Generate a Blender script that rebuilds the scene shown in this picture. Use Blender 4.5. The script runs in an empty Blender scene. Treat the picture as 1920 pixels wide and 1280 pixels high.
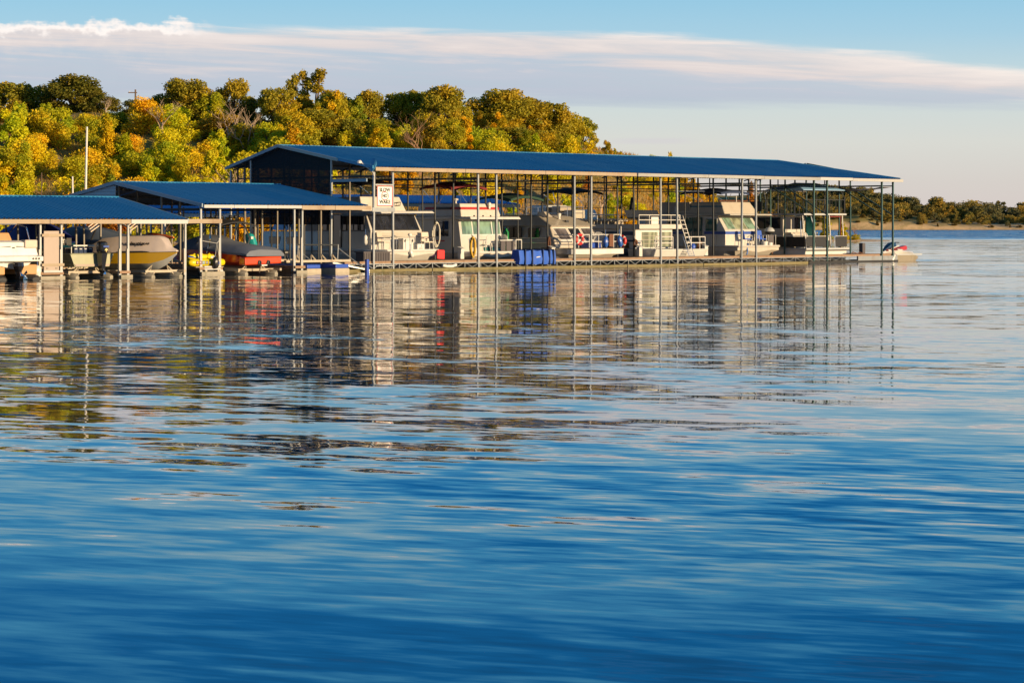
import bpy, bmesh, math, random
import numpy as np
from mathutils import Vector, Matrix
R = math.radians
rnd = random.Random(7)
SC = bpy.context.scene
COL = SC.collection

# ------------------------------------------------------------------ camera
cam_d = bpy.data.cameras.new('camera'); cam = bpy.data.objects.new('camera', cam_d); COL.objects.link(cam)
cam.location = (0, 0, 2.4); cam.rotation_euler = (R(90), 0, 0)
cam_d.sensor_width = 36; cam_d.lens = 85; cam_d.shift_y = -0.114
cam_d.clip_start = 0.5; cam_d.clip_end = 6000
SC.camera = cam
# ------------------------------------------------------------------ light
SUN_EL, SUN_AZ = 7.0, 124.0            # azimuth clockwise from +Y
sd = Vector((math.sin(R(SUN_AZ))*math.cos(R(SUN_EL)), math.cos(R(SUN_AZ))*math.cos(R(SUN_EL)), math.sin(R(SUN_EL))))
sun_d = bpy.data.lights.new('sun', 'SUN'); sun = bpy.data.objects.new('sun', sun_d); COL.objects.link(sun)
sun_d.energy = 4.7; sun_d.angle = R(0.5); sun_d.color = (1.0, 0.74, 0.43)
sun.rotation_euler = (-sd).to_track_quat('-Z', 'Y').to_euler()
SC.view_settings.view_transform = 'Standard'; SC.view_settings.look = 'None'
SC.view_settings.gamma = 1; SC.view_settings.use_curve_mapping = False
SC.view_settings.exposure = 0.5

class NT:
    """small node-tree helper"""
    def __init__(s, tree): s.t = tree; s.n = tree.nodes; s.l = tree.links
    def new(s, typ, **kw):
        nd = s.n.new(typ)
        for k, v in kw.items(): setattr(nd, k, v)
        return nd
    def link(s, a, b): s.l.new(a, b)
    def val(s, sock, v):
        if hasattr(v, 'is_output') or isinstance(v, bpy.types.NodeSocket): s.l.new(v, sock)
        else: sock.default_value = v
    def math(s, op, a, b=None, c=None, clamp=False):
        nd = s.new('ShaderNodeMath', operation=op, use_clamp=clamp)
        s.val(nd.inputs[0], a)
        if b is not None: s.val(nd.inputs[1], b)
        if c is not None: s.val(nd.inputs[2], c)
        return nd.outputs[0]
    def mix(s, f, a, b, mode='MIX'):
        nd = s.new('ShaderNodeMix', data_type='RGBA', blend_type=mode)
        s.val(nd.inputs['Factor'], f)
        for nm, v in (('A', a), ('B', b)):
            sk = [i for i in nd.inputs if i.name == nm and i.type == 'RGBA'][0]
            s.val(sk, v if not isinstance(v, tuple) or len(v) == 4 else (*v, 1))
        return [o for o in nd.outputs if o.type == 'RGBA'][0]
    def ramp(s, f, stops, interp='LINEAR'):
        nd = s.new('ShaderNodeValToRGB'); cr = nd.color_ramp; cr.interpolation = interp
        while len(cr.elements) < len(stops): cr.elements.new(0.5)
        for e, (p, c) in zip(cr.elements, stops):
            e.position = p; e.color = (*c, 1) if len(c) == 3 else c
        s.val(nd.inputs[0], f); return nd.outputs[0]
    def smooth(s, x, a, b):
        nd = s.new('ShaderNodeMapRange', interpolation_type='SMOOTHSTEP')
        s.val(nd.inputs[0], x); s.val(nd.inputs[1], a); s.val(nd.inputs[2], b)
        return nd.outputs[0]
    def noise(s, vec, scale=1.0, detail=2.0, rough=0.5, dist=0.0, out=0):
        nd = s.new('ShaderNodeTexNoise'); s.val(nd.inputs['Vector'], vec)
        nd.inputs['Scale'].default_value = scale; nd.inputs['Detail'].default_value = detail
        nd.inputs['Roughness'].default_value = rough; nd.inputs['Distortion'].default_value = dist
        return nd.outputs[out]
    def comb(s, x, y, z):
        nd = s.new('ShaderNodeCombineXYZ')
        for i, v in enumerate((x, y, z)): s.val(nd.inputs[i], v)
        return nd.outputs[0]
    def mapping(s, vec, scale=(1, 1, 1), rot=(0, 0, 0), loc=(0, 0, 0)):
        nd = s.new('ShaderNodeMapping'); s.link(vec, nd.inputs[0])
        nd.inputs['Scale'].default_value = scale; nd.inputs['Rotation'].default_value = rot; nd.inputs['Location'].default_value = loc
        return nd.outputs[0]

# ------------------------------------------------------------------ sky
world = bpy.data.worlds.new('World'); SC.world = world; world.use_nodes = True
w = NT(world.node_tree); w.n.clear()
wo = w.new('ShaderNodeOutputWorld'); bg = w.new('ShaderNodeBackground')
sky = w.new('ShaderNodeTexSky', sky_type='NISHITA')
sky.sun_disc = False; sky.sun_elevation = R(SUN_EL); sky.sun_rotation = R(SUN_AZ)
sky.altitude = 200; sky.air_density = 1.0; sky.dust_density = 0.6; sky.ozone_density = 2.0
tc = w.new('ShaderNodeTexCoord'); sep = w.new('ShaderNodeSeparateXYZ'); w.link(tc.outputs['Generated'], sep.inputs[0])
X, Y, Z = sep.outputs
el = w.math('MULTIPLY', w.math('ARCSINE', Z), 180/math.pi)
az = w.math('MULTIPLY', w.math('ARCTAN2', X, Y), 180/math.pi)
hs = w.new('ShaderNodeHueSaturation'); hs.inputs['Saturation'].default_value = 1.35; hs.inputs['Value'].default_value = 1.0
w.link(sky.outputs[0], hs.inputs['Color'])
clear = hs.outputs[0]
SKYK = 0.12                              # background strength
def lin(r, g, b, k=1.0):
    f = lambda c: ((c/255+0.055)/1.055)**2.4 if c > 10 else c/255/12.92
    e = 1/SKYK*k
    return (f(r)*e, f(g)*e, f(b)*e)
# thin evening haze over the horizon: pale rose below, clearing to blue with height
haze_c = w.ramp(w.math('DIVIDE', el, 16.0, clamp=True), [
    (0.0, lin(214, 203, 203, .735)), (0.06, lin(214, 208, 206, .735)), (0.12, lin(216, 217, 214, .735)), (0.2, lin(202, 217, 222, .735)),
    (0.28, lin(165, 205, 228, .735)), (0.36, lin(138, 196, 228, .735)), (0.46, lin(72, 174, 234, .735)), (0.64, lin(0, 134, 218, .735)), (1.0, lin(0, 92, 166, .735))])
hz = w.math('SUBTRACT', 1.0, w.smooth(el, 10.0, 28.0))
hz = w.math('MULTIPLY', hz, 0.9)
base = w.mix(hz, clear, haze_c)
# the long flat cloud bank, its streaks and the small heads on its left end
v1 = w.comb(w.math('MULTIPLY', az, 0.20), w.math('ADD', w.math('MULTIPLY', el, 3.0), w.math('MULTIPLY', az, 0.12)), 0.0)
n1 = w.noise(v1, 1.0, 7.0, 0.62, 0.4)
v2 = w.comb(w.math('MULTIPLY', az, 0.10), w.math('MULTIPLY', el, 0.5), 3.0)
n2 = w.noise(v2, 1.0, 2.0, 0.5)
v3 = w.comb(w.math('MULTIPLY', az, 1.9), w.math('MULTIPLY', el, 2.6), 9.0)
n3 = w.noise(v3, 1.0, 3.0, 0.55)
azr = w.math('MAXIMUM', w.math('ADD', az, 2.0), 0.0)
top = w.math('SUBTRACT', 4.62, w.math('MULTIPLY', w.math('POWER', azr, 2.0), 0.0052))
top = w.math('ADD', top, w.math('ADD', w.math('MULTIPLY', w.math('SUBTRACT', n2, 0.5), 0.35), w.math('MULTIPLY', w.math('SUBTRACT', n1, 0.5), 0.55)))
leftw = w.math('SUBTRACT', 1.0, w.smooth(az, -8.2, -6.6))
top = w.math('ADD', top, w.math('MULTIPLY', w.math('MULTIPLY', leftw, w.math('SUBTRACT', n3, 0.40)), 0.95))
bot = w.math('ADD', 2.84, w.math('MULTIPLY', w.math('SUBTRACT', n2, 0.5), 0.55))
up = w.math('SUBTRACT', 1.0, w.smooth(w.math('SUBTRACT', el, top), -0.20, 0.08))
soft = w.smooth(w.math('SUBTRACT', el, w.math('ADD', bot, w.math('MULTIPLY', w.math('SUBTRACT', n1, 0.5), 0.7))), -0.22, 0.24)
band = w.math('MULTIPLY', up, soft)
streak = w.smooth(n1, 0.30, 0.62)
band = w.math('MULTIPLY', band, w.math('ADD', 0.74, w.math('MULTIPLY', streak, 0.26)))
hfrac = w.math('DIVIDE', w.math('SUBTRACT', el, bot), w.math('MAXIMUM', w.math('SUBTRACT', top, bot), 0.2), clamp=True)
cl = w.ramp(w.math('ADD', w.math('MULTIPLY', hfrac, 0.75), w.math('ADD', w.math('MULTIPLY', w.math('SUBTRACT', n1, 0.5), 1.2), w.math('MULTIPLY', w.math('MAXIMUM', az, 0.0), 0.022))), [
    (0.0, lin(176, 186, 203, .75)), (0.36, lin(188, 194, 207, .75)), (0.62, lin(222, 210, 207, .76)), (1.0, lin(240, 228, 220, .785))])
base = w.mix(w.math('MULTIPLY', band, 0.93), base, cl)
head = w.math('MULTIPLY', w.math('MULTIPLY', leftw, up), w.smooth(w.math('SUBTRACT', el, w.math('SUBTRACT', top, 0.36)), 0.0, 0.2))
base = w.mix(w.math('MULTIPLY', head, 0.75), base, (*lin(252, 243, 236, .83), 1))
# faint high veils further up and a small wisp near the horizon
vh = w.comb(w.math('MULTIPLY', az, 0.09), w.math('MULTIPLY', el, 0.55), 21.0)
veil = w.math('MULTIPLY', w.smooth(w.noise(vh, 1.0, 4.0, 0.5), 0.58, 0.8), w.math('MULTIPLY', w.smooth(el, 6.0, 9.0), 0.08))
base = w.mix(veil, base, (*lin(205, 212, 222, .745), 1))
wisp = w.math('MULTIPLY', w.math('SUBTRACT', 1.0, w.smooth(w.math('ABSOLUTE', w.math('SUBTRACT', el, 1.97)), 0.02, 0.11)),
              w.math('SUBTRACT', 1.0, w.smooth(w.math('ABSOLUTE', w.math('SUBTRACT', az, 3.3)), 0.4, 1.3)))
base = w.mix(w.math('MULTIPLY', wisp, 0.4), base, (*lin(206, 200, 208, .745), 1))
w.link(base, bg.inputs['Color']); bg.inputs['Strength'].default_value = SKYK
w.link(bg.outputs[0], wo.inputs['Surface'])

# ------------------------------------------------------------------ materials
MATS = {}
def principled(name):
    m = bpy.data.materials.new(name); m.use_nodes = True
    t = NT(m.node_tree); p = t.n['Principled BSDF']; MATS[name] = m
    return m, t, p
def mat(name, col, rough=0.5, metal=0.0, var=0.12, scale=3.0, dirt=None, bump=0.0, coat=0.0, stretch=(1, 1, 1)):
    """paint, cloth, wood or metal with worn, uneven colour"""
    m, t, p = principled(name)
    tcn = t.new('ShaderNodeTexCoord')
    v = t.mapping(tcn.outputs['Object'], scale=stretch)
    n = t.noise(v, scale, 4.0, 0.6)
    c = t.mix(n, tuple(x*(1-var) for x in col), tuple(min(1, x*(1+var)) for x in col))
    if dirt:
        n2 = t.noise(t.mapping(tcn.outputs['Object'], scale=(1.0, 1.0, .5)), scale*0.6, 5.0, 0.65)
        c = t.mix(t.math('MULTIPLY', t.smooth(n2, 0.48, 0.75), dirt[1]), c, dirt[0])
    oi = t.new('ShaderNodeObjectInfo')
    k = t.math('ADD', 0.94, t.math('MULTIPLY', oi.outputs['Random'], 0.12))
    c = t.mix(1.0, c, t.comb(k, k, k), 'MULTIPLY')
    t.link(c, p.inputs['Base Color'])
    p.inputs['Metallic'].default_value = metal
    t.link(t.math('ADD', rough-0.06, t.math('MULTIPLY', n, 0.12)), p.inputs['Roughness'])
    p.inputs['Coat Weight'].default_value = coat
    if bump:
        b = t.new('ShaderNodeBump'); b.inputs['Strength'].default_value = bump; b.inputs['Distance'].default_value = 0.02
        t.link(n, b.inputs['Height']); t.link(b.outputs[0], p.inputs['Normal'])
    return m
mat('white_gel', (.68, .66, .63), .32, var=.05, dirt=((.42, .38, .30), .35), coat=.2)
mat('cream_gel', (.56, .53, .48), .35, var=.05, dirt=((.40, .34, .26), .35), coat=.15)
mat('beige_gel', (.48, .43, .36), .38, var=.05, dirt=((.36, .30, .22), .35), coat=.1)
mat('grey_gel', (.45, .46, .46), .4, var=.06, dirt=((.30, .29, .27), .3))
mat('taupe_paint', (.36, .31, .26), .5, var=.08)
mat('dirty_hull', (.32, .28, .22), .4, var=.12, dirt=((.22, .19, .13), .6))
mat('dark_trim', (.03, .03, .033), .45)
mat('black_canvas', (.018, .018, .022), .8, bump=.2)
mat('black_panel', (.022, .021, .021), .5)
mat('green_canvas', (.012, .05, .035), .8, bump=.2)
mat('maroon_canvas', (.16, .015, .02), .8, bump=.2)
mat('lounger_navy', (.008, .014, .03), .8)
mat('navy_canvas', (.012, .03, .09), .75, bump=.2)
mat('blue_canvas', (.02, .10, .50), .7, var=.2, bump=.3)
mat('sky_canvas', (.30, .56, .92), .6, var=.08)
mat('grey_cover', (.15, .165, .20), .85, var=.15, bump=.4)
mat('slate_cover', (.10, .125, .15), .85, var=.15, bump=.4)
mat('cream_cover', (.60, .50, .44), .85, var=.1, bump=.4, dirt=((.38, .33, .36), .35))
mat('royal_cover', (.015, .03, .22), .7, var=.3, bump=.4)
mat('yellow_gel', (.46, .27, .008), .3, coat=.4, var=.06)
mat('red_gel', (.75, .06, .014), .3, coat=.4, var=.08)
mat('red_stripe', (.42, .03, .03), .4)
mat('blue_stripe', (.03, .08, .33), .4)
mat('teal_stripe', (.03, .17, .26), .4)
mat('navy_stripe', (.015, .05, .11), .4)
mat('purple_paint', (.10, .02, .16), .4)
mat('red_cloth', (.75, .03, .03), .7)
mat('ring_red', (.6, .03, .03), .5)
mat('fender_blue', (.02, .10, .42), .4)
mat('blue_plastic', (.02, .08, .45), .4)
mat('fender_white', (.72, .70, .66), .4)
mat('fender_black', (.02, .02, .026), .4)
mat('white_plastic', (.62, .61, .58), .4)
mat('beige_plastic', (.55, .46, .37), .5)
mat('green_paint', (.01, .20, .06), .4)
mat('teal_paint', (.01, .28, .28), .45)
mat('orange_plastic', (.75, .14, .02), .4)
mat('yellow_vinyl', (.72, .55, .01), .35, var=.08)
mat('rope_yellow', (.60, .38, .05), .8, bump=.5, scale=30)
mat('hose_white', (.58, .54, .45), .6)
mat('rope_brown', (.16, .07, .04), .9, bump=.5, scale=30)
mat('rope_blue', (.10, .20, .50), .8)
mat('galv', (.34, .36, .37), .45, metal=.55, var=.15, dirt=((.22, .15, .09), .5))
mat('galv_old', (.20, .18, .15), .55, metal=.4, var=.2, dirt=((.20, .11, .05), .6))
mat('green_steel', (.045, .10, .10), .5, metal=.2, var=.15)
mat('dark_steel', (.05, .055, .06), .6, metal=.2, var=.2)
mat('tan_fascia', (.36, .28, .19), .55, var=.12, dirt=((.22, .11, .05), .75), scale=1.5)
mat('white_gutter', (.47, .47, .465), .4, var=.06)
mat('grey_gutter', (.36, .36, .35), .45, var=.1, dirt=((.3, .26, .2), .4))
mat('sleeve', (.48, .45, .40), .5, var=.08, dirt=((.4, .33, .22), .4))
mat('deck_wood', (.30, .19, .12), .8, var=.25, scale=6, dirt=((.16, .09, .05), .6))
mat('float_beam', (.20, .165, .075), .8, var=.3, scale=4, dirt=((.10, .10, .03), .7))
mat('float_dark', (.02, .02, .022), .6)
mat('dock_box_grey', (.085, .075, .082), .7, var=.15)
mat('tan_board', (.40, .32, .27), .6, var=.05)
mat('lift_steel', (.42, .36, .27), .6, var=.15, dirt=((.25, .16, .08), .6))
mat('lift_tank', (.30, .27, .21), .6, var=.2, dirt=((.10, .10, .04), .6))
mat('alu_olive', (.36, .36, .24), .45, metal=.2, var=.12, dirt=((.2, .17, .1), .5))
mat('chrome', (.75, .75, .75), .15, metal=1.0, var=.03)
mat('engine_black', (.015, .015, .018), .25, coat=.5)
mat('siding', (.50, .52, .54), .5, var=.06)
mat('roof_edge', (.22, .29, .36), .45, metal=.3)
mat('sign_white', (.80, .78, .74), .5, var=.03)
mat('sign_ink', (.015, .035, .03), .5)
mat('sign_red', (.55, .03, .04), .5)
mat('ink_black', (.015, .012, .012), .6)
mat('gold_ink', (.75, .55, .20), .4)
mat('pole_white', (.74, .70, .62), .5)
mat('wood_pole', (.14, .09, .06), .85)
mat('bark', (.13, .09, .06), .9, var=.3, bump=.6, scale=4)
mat('bark_pale', (.42, .30, .20), .9, var=.2, bump=.4, scale=4)
mat('twig_brown', (.30, .17, .09), .9, var=.25)
mat('tan_seat', (.50, .28, .12), .6)
mat('rock', (.40, .31, .22), .9, var=.3, bump=.8, scale=1.5)

# blue ribbed metal roofing: painted outside, bare grey primer beneath
def roof_mat(name, col, fade):
    m, t, p = principled(name)
    tcn = t.new('ShaderNodeTexCoord'); geo = t.new('ShaderNodeNewGeometry'); oi = t.new('ShaderNodeObjectInfo')
    n = t.noise(t.mapping(tcn.outputs['Object'], scale=(3.0, .35, 1)), 2.2, 5.0, 0.6)
    n2 = t.noise(t.mapping(geo.outputs['Position'], scale=(.16, .16, .16)), 1.0, 4.0, 0.6)
    c = t.mix(n, tuple(x*.75 for x in col), tuple(x*1.2 for x in col))
    c = t.mix(t.math('MULTIPLY', t.smooth(n2, .46, .75), .5), c, fade)
    c = t.mix(t.math('MULTIPLY', t.smooth(oi.outputs['Random'], .45, 1.0), .4), c, fade)
    c = t.mix(geo.outputs['Backfacing'], c, (.20, .21, .22))
    t.link(c, p.inputs['Base Color']); p.inputs['Metallic'].default_value = .15
    t.link(t.math('ADD', .36, t.math('MULTIPLY', n, .2)), p.inputs['Roughness'])
    return m
roof_mat('roof_blue', (.034, .235, .44), (.12, .30, .46))
roof_mat('roof_blue_pale', (.05, .21, .52), (.10, .27, .5))

def glass_mat(name, tint, body=0.55, rough=0.03):
    m, t, p = principled(name)
    tcn = t.new('ShaderNodeTexCoord')
    n = t.noise(t.mapping(tcn.outputs['Object'], scale=(1.6, 1.6, .35)), 1.7, 2.0, 0.5)
    c = t.mix(t.smooth(n, .35, .65), tuple(x*.55 for x in tint), tuple(x*1.35 for x in tint))
    t.link(c, p.inputs['Base Color']); p.inputs['Roughness'].default_value = rough
    p.inputs['IOR'].default_value = 1.5; p.inputs['Specular IOR Level'].default_value = .8
    return m
glass_mat('glass_dark', (.018, .022, .035))
glass_mat('glass_black', (.006, .006, .008))
glass_mat('glass_green', (.17, .27, .21))
glass_mat('glass_teal', (.02, .10, .10))
glass_mat('glass_smoke', (.11, .10, .11))
glass_mat('glass_olive', (.25, .27, .19))

m, t, p = principled('mesh_screen')      # woven shade screen, see-through
p.inputs['Base Color'].default_value = (.012, .016, .022, 1); p.inputs['Roughness'].default_value = .8
tr = t.new('ShaderNodeBsdfTransparent'); mx = t.new('ShaderNodeMixShader'); mx.inputs[0].default_value = .68
tr.inputs[0].default_value = (.55, .5, .5, 1)
t.link(tr.outputs[0], mx.inputs[1]); t.link(p.outputs[0], mx.inputs[2]); t.link(mx.outputs[0], t.n['Material Output'].inputs[0])
m, t, p = principled('smoke_acrylic')
p.inputs['Base Color'].default_value = (.03, .025, .02, 1); p.inputs['Roughness'].default_value = .1
tr = t.new('ShaderNodeBsdfTransparent'); mx = t.new('ShaderNodeMixShader'); mx.inputs[0].default_value = .45
t.link(tr.outputs[0], mx.inputs[1]); t.link(p.outputs[0], mx.inputs[2]); t.link(mx.outputs[0], t.n['Material Output'].inputs[0])

# leaves: hue differs from leaf to leaf and from plant to plant (object colour)
m, t, p = principled('leaves')
oi = t.new('ShaderNodeObjectInfo'); at = t.new('ShaderNodeAttribute', attribute_name='tint')
c = t.mix(t.math('MULTIPLY', at.outputs['Fac'], .8), t.mix(1.0, oi.outputs['Color'], (.50, .70, .80), 'MULTIPLY'), t.mix(1.0, oi.outputs['Color'], (1.6, 1.30, .9), 'MULTIPLY'))
t.link(c, p.inputs['Base Color']); p.inputs['Roughness'].default_value = .6; p.inputs['Specular IOR Level'].default_value = .25
tl = t.new('ShaderNodeBsdfTranslucent'); t.link(t.mix(1.0, c, (1.1, 1.05, .6), 'MULTIPLY'), tl.inputs[0])
mx = t.new('ShaderNodeMixShader'); mx.inputs[0].default_value = .28
t.link(p.outputs[0], mx.inputs[1]); t.link(tl.outputs[0], mx.inputs[2]); t.link(mx.outputs[0], t.n['Material Output'].inputs[0])

# hillside soil: dry grass, bare tan earth, pale sand by the water
m, t, p = principled('hillside')
geo = t.new('ShaderNodeNewGeometry'); sp = t.new('ShaderNodeSeparateXYZ'); t.link(geo.outputs['Position'], sp.inputs[0])
n = t.noise(geo.outputs['Position'], .35, 6.0, .65); n2 = t.noise(geo.outputs['Position'], 1.8, 5.0, .7); n3 = t.noise(geo.outputs['Position'], .08, 3.0, .5)
c = t.mix(t.smooth(n, .35, .65), (.40, .24, .05), (.48, .28, .09))
c = t.mix(t.smooth(n2, .5, .7), c, (.24, .18, .03))
c = t.mix(t.math('MULTIPLY', t.smooth(n3, .52, .62), .7), c, (.46, .34, .22))
cov = t.math('MULTIPLY', t.smooth(sp.outputs[2], 4.0, 8.0), t.smooth(n, .36, .5))
c = t.mix(t.math('MULTIPLY', cov, .85), c, (.22, .19, .03))      # low green cover higher up
sandf = t.math('SUBTRACT', 1.0, t.smooth(t.math('ADD', sp.outputs[2], t.math('MULTIPLY', t.math('SUBTRACT', n, .5), 2.0)), .6, 1.4))
c = t.mix(sandf, c, (.58, .42, .27))
t.link(c, p.inputs['Base Color']); p.inputs['Roughness'].default_value = .95
b = t.new('ShaderNodeBump'); b.inputs['Distance'].default_value = .25; t.link(n2, b.inputs['Height']); t.link(b.outputs[0], p.inputs['Normal'])
m, t, p = principled('far_shore_soil')
geo = t.new('ShaderNodeNewGeometry'); sp = t.new('ShaderNodeSeparateXYZ'); t.link(geo.outputs['Position'], sp.inputs[0])
n = t.noise(geo.outputs['Position'], .06, 5.0, .65); n2 = t.noise(geo.outputs['Position'], .3, 5.0, .7)
c = t.mix(t.smooth(n2, .4, .65), (.64, .43, .22), (.42, .30, .13))
gr = t.smooth(t.math('ADD', sp.outputs[2], t.math('MULTIPLY', t.math('SUBTRACT', n, .5), 7.0)), 2.2, 4.2)
c = t.mix(gr, c, (.26, .20, .05))
t.link(c, p.inputs['Base Color']); p.inputs['Roughness'].default_value = .95

# lake water: a dark blue body under a mirror broken by swell, ripples and wind
m, t, p = principled('lake_water')
geo = t.new('ShaderNodeNewGeometry'); P = geo.outputs['Position']
sp = t.new('ShaderNodeSeparateXYZ'); t.link(P, sp.inputs[0])
def slope(L1, L2, ang, detail, seed, rough=.5):
    v = t.mapping(t.mapping(P, rot=(0, 0, R(ang))), scale=(1/L1, 1/L2, 1), loc=(seed*7.3, seed*3.1, 0))
    s3 = t.new('ShaderNodeSeparateColor'); t.link(t.noise(v, 1.0, detail, rough, out=1), s3.inputs[0])
    return t.math('SUBTRACT', s3.outputs[0], .5), t.math('SUBTRACT', s3.outputs[1], .5)
big = t.noise(t.mapping(P, scale=(1/22, 1/14, 1)), 1.0, 2.0, .5)
calm = t.math('ADD', .35, t.math('MULTIPLY', t.smooth(big, .38, .66), 1.1))
waves = [(6.0, 2.0, 20, 0.5, 1, .040, 0, 0), (2.6, .80, 26, 1.0, 2, .019, 1, 1), (1.0, .30, 18, 1.5, 3, .022, 1, 1), (.44, .12, 22, 3.0, 4, .072, 1, 0), (1.3, .7, -28, 0.5, 5, .020, 0, 0)]
SXs = SYs = None
for L1, L2, ang, det, seed, amp, cm, crisp in waves:
    a, b_ = slope(L1, L2, ang, det, seed)
    if crisp: b_ = t.math('SUBTRACT', t.smooth(b_, -.11, .11), .5)     # steep fronts, long backs
    ca, sa = math.cos(R(ang)), math.sin(R(ang))
    k = t.math('MULTIPLY', amp, calm) if cm else amp
    along = t.math('MULTIPLY', a, .35)
    sx = t.math('MULTIPLY', t.math('ADD', t.math('MULTIPLY', along, ca), t.math('MULTIPLY', b_, sa)), k)
    sy = t.math('MULTIPLY', t.math('ADD', t.math('MULTIPLY', along, -sa), t.math('MULTIPLY', b_, ca)), k)
    SXs = sx if SXs is None else t.math('ADD', SXs, sx); SYs = sy if SYs is None else t.math('ADD', SYs, sy)
edge = t.math('ADD', sp.outputs[1], t.math('MULTIPLY', t.math('SUBTRACT', t.noise(t.mapping(P, scale=(1/40, 1/60, 1)), 1.0, 4.0, .6), .5), 220))
wind = t.smooth(edge, 360, 470)
a, b_ = slope(3.0, 1.2, 5, 3.0, 9, .65)
SXs = t.math('ADD', SXs, t.math('MULTIPLY', t.math('MULTIPLY', a, .3), wind))
SYs = t.math('ADD', SYs, t.math('MULTIPLY', t.math('ADD', t.math('MULTIPLY', b_, .8), -.085), wind))
open_ = t.math('MULTIPLY', t.smooth(t.math('ADD', sp.outputs[0], t.math('MULTIPLY', sp.outputs[1], -.12)), -4.0, 9.0), t.smooth(sp.outputs[1], 45, 120))
SYs = t.math('ADD', SYs, t.math('MULTIPLY', open_, -.010))      # reflection lifted to higher sky by a fixed normal tilt outside the sheds' lee
nv = t.new('ShaderNodeVectorMath', operation='NORMALIZE'); t.link(t.comb(SXs, SYs, 1.0), nv.inputs[0])
t.link(nv.outputs[0], p.inputs['Normal'])
p.inputs['Base Color'].default_value = (.0, .024, .042, 1)
p.inputs['Roughness'].default_value = .02; p.inputs['IOR'].default_value = 1.333; p.inputs['Specular IOR Level'].default_value = .5

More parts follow.
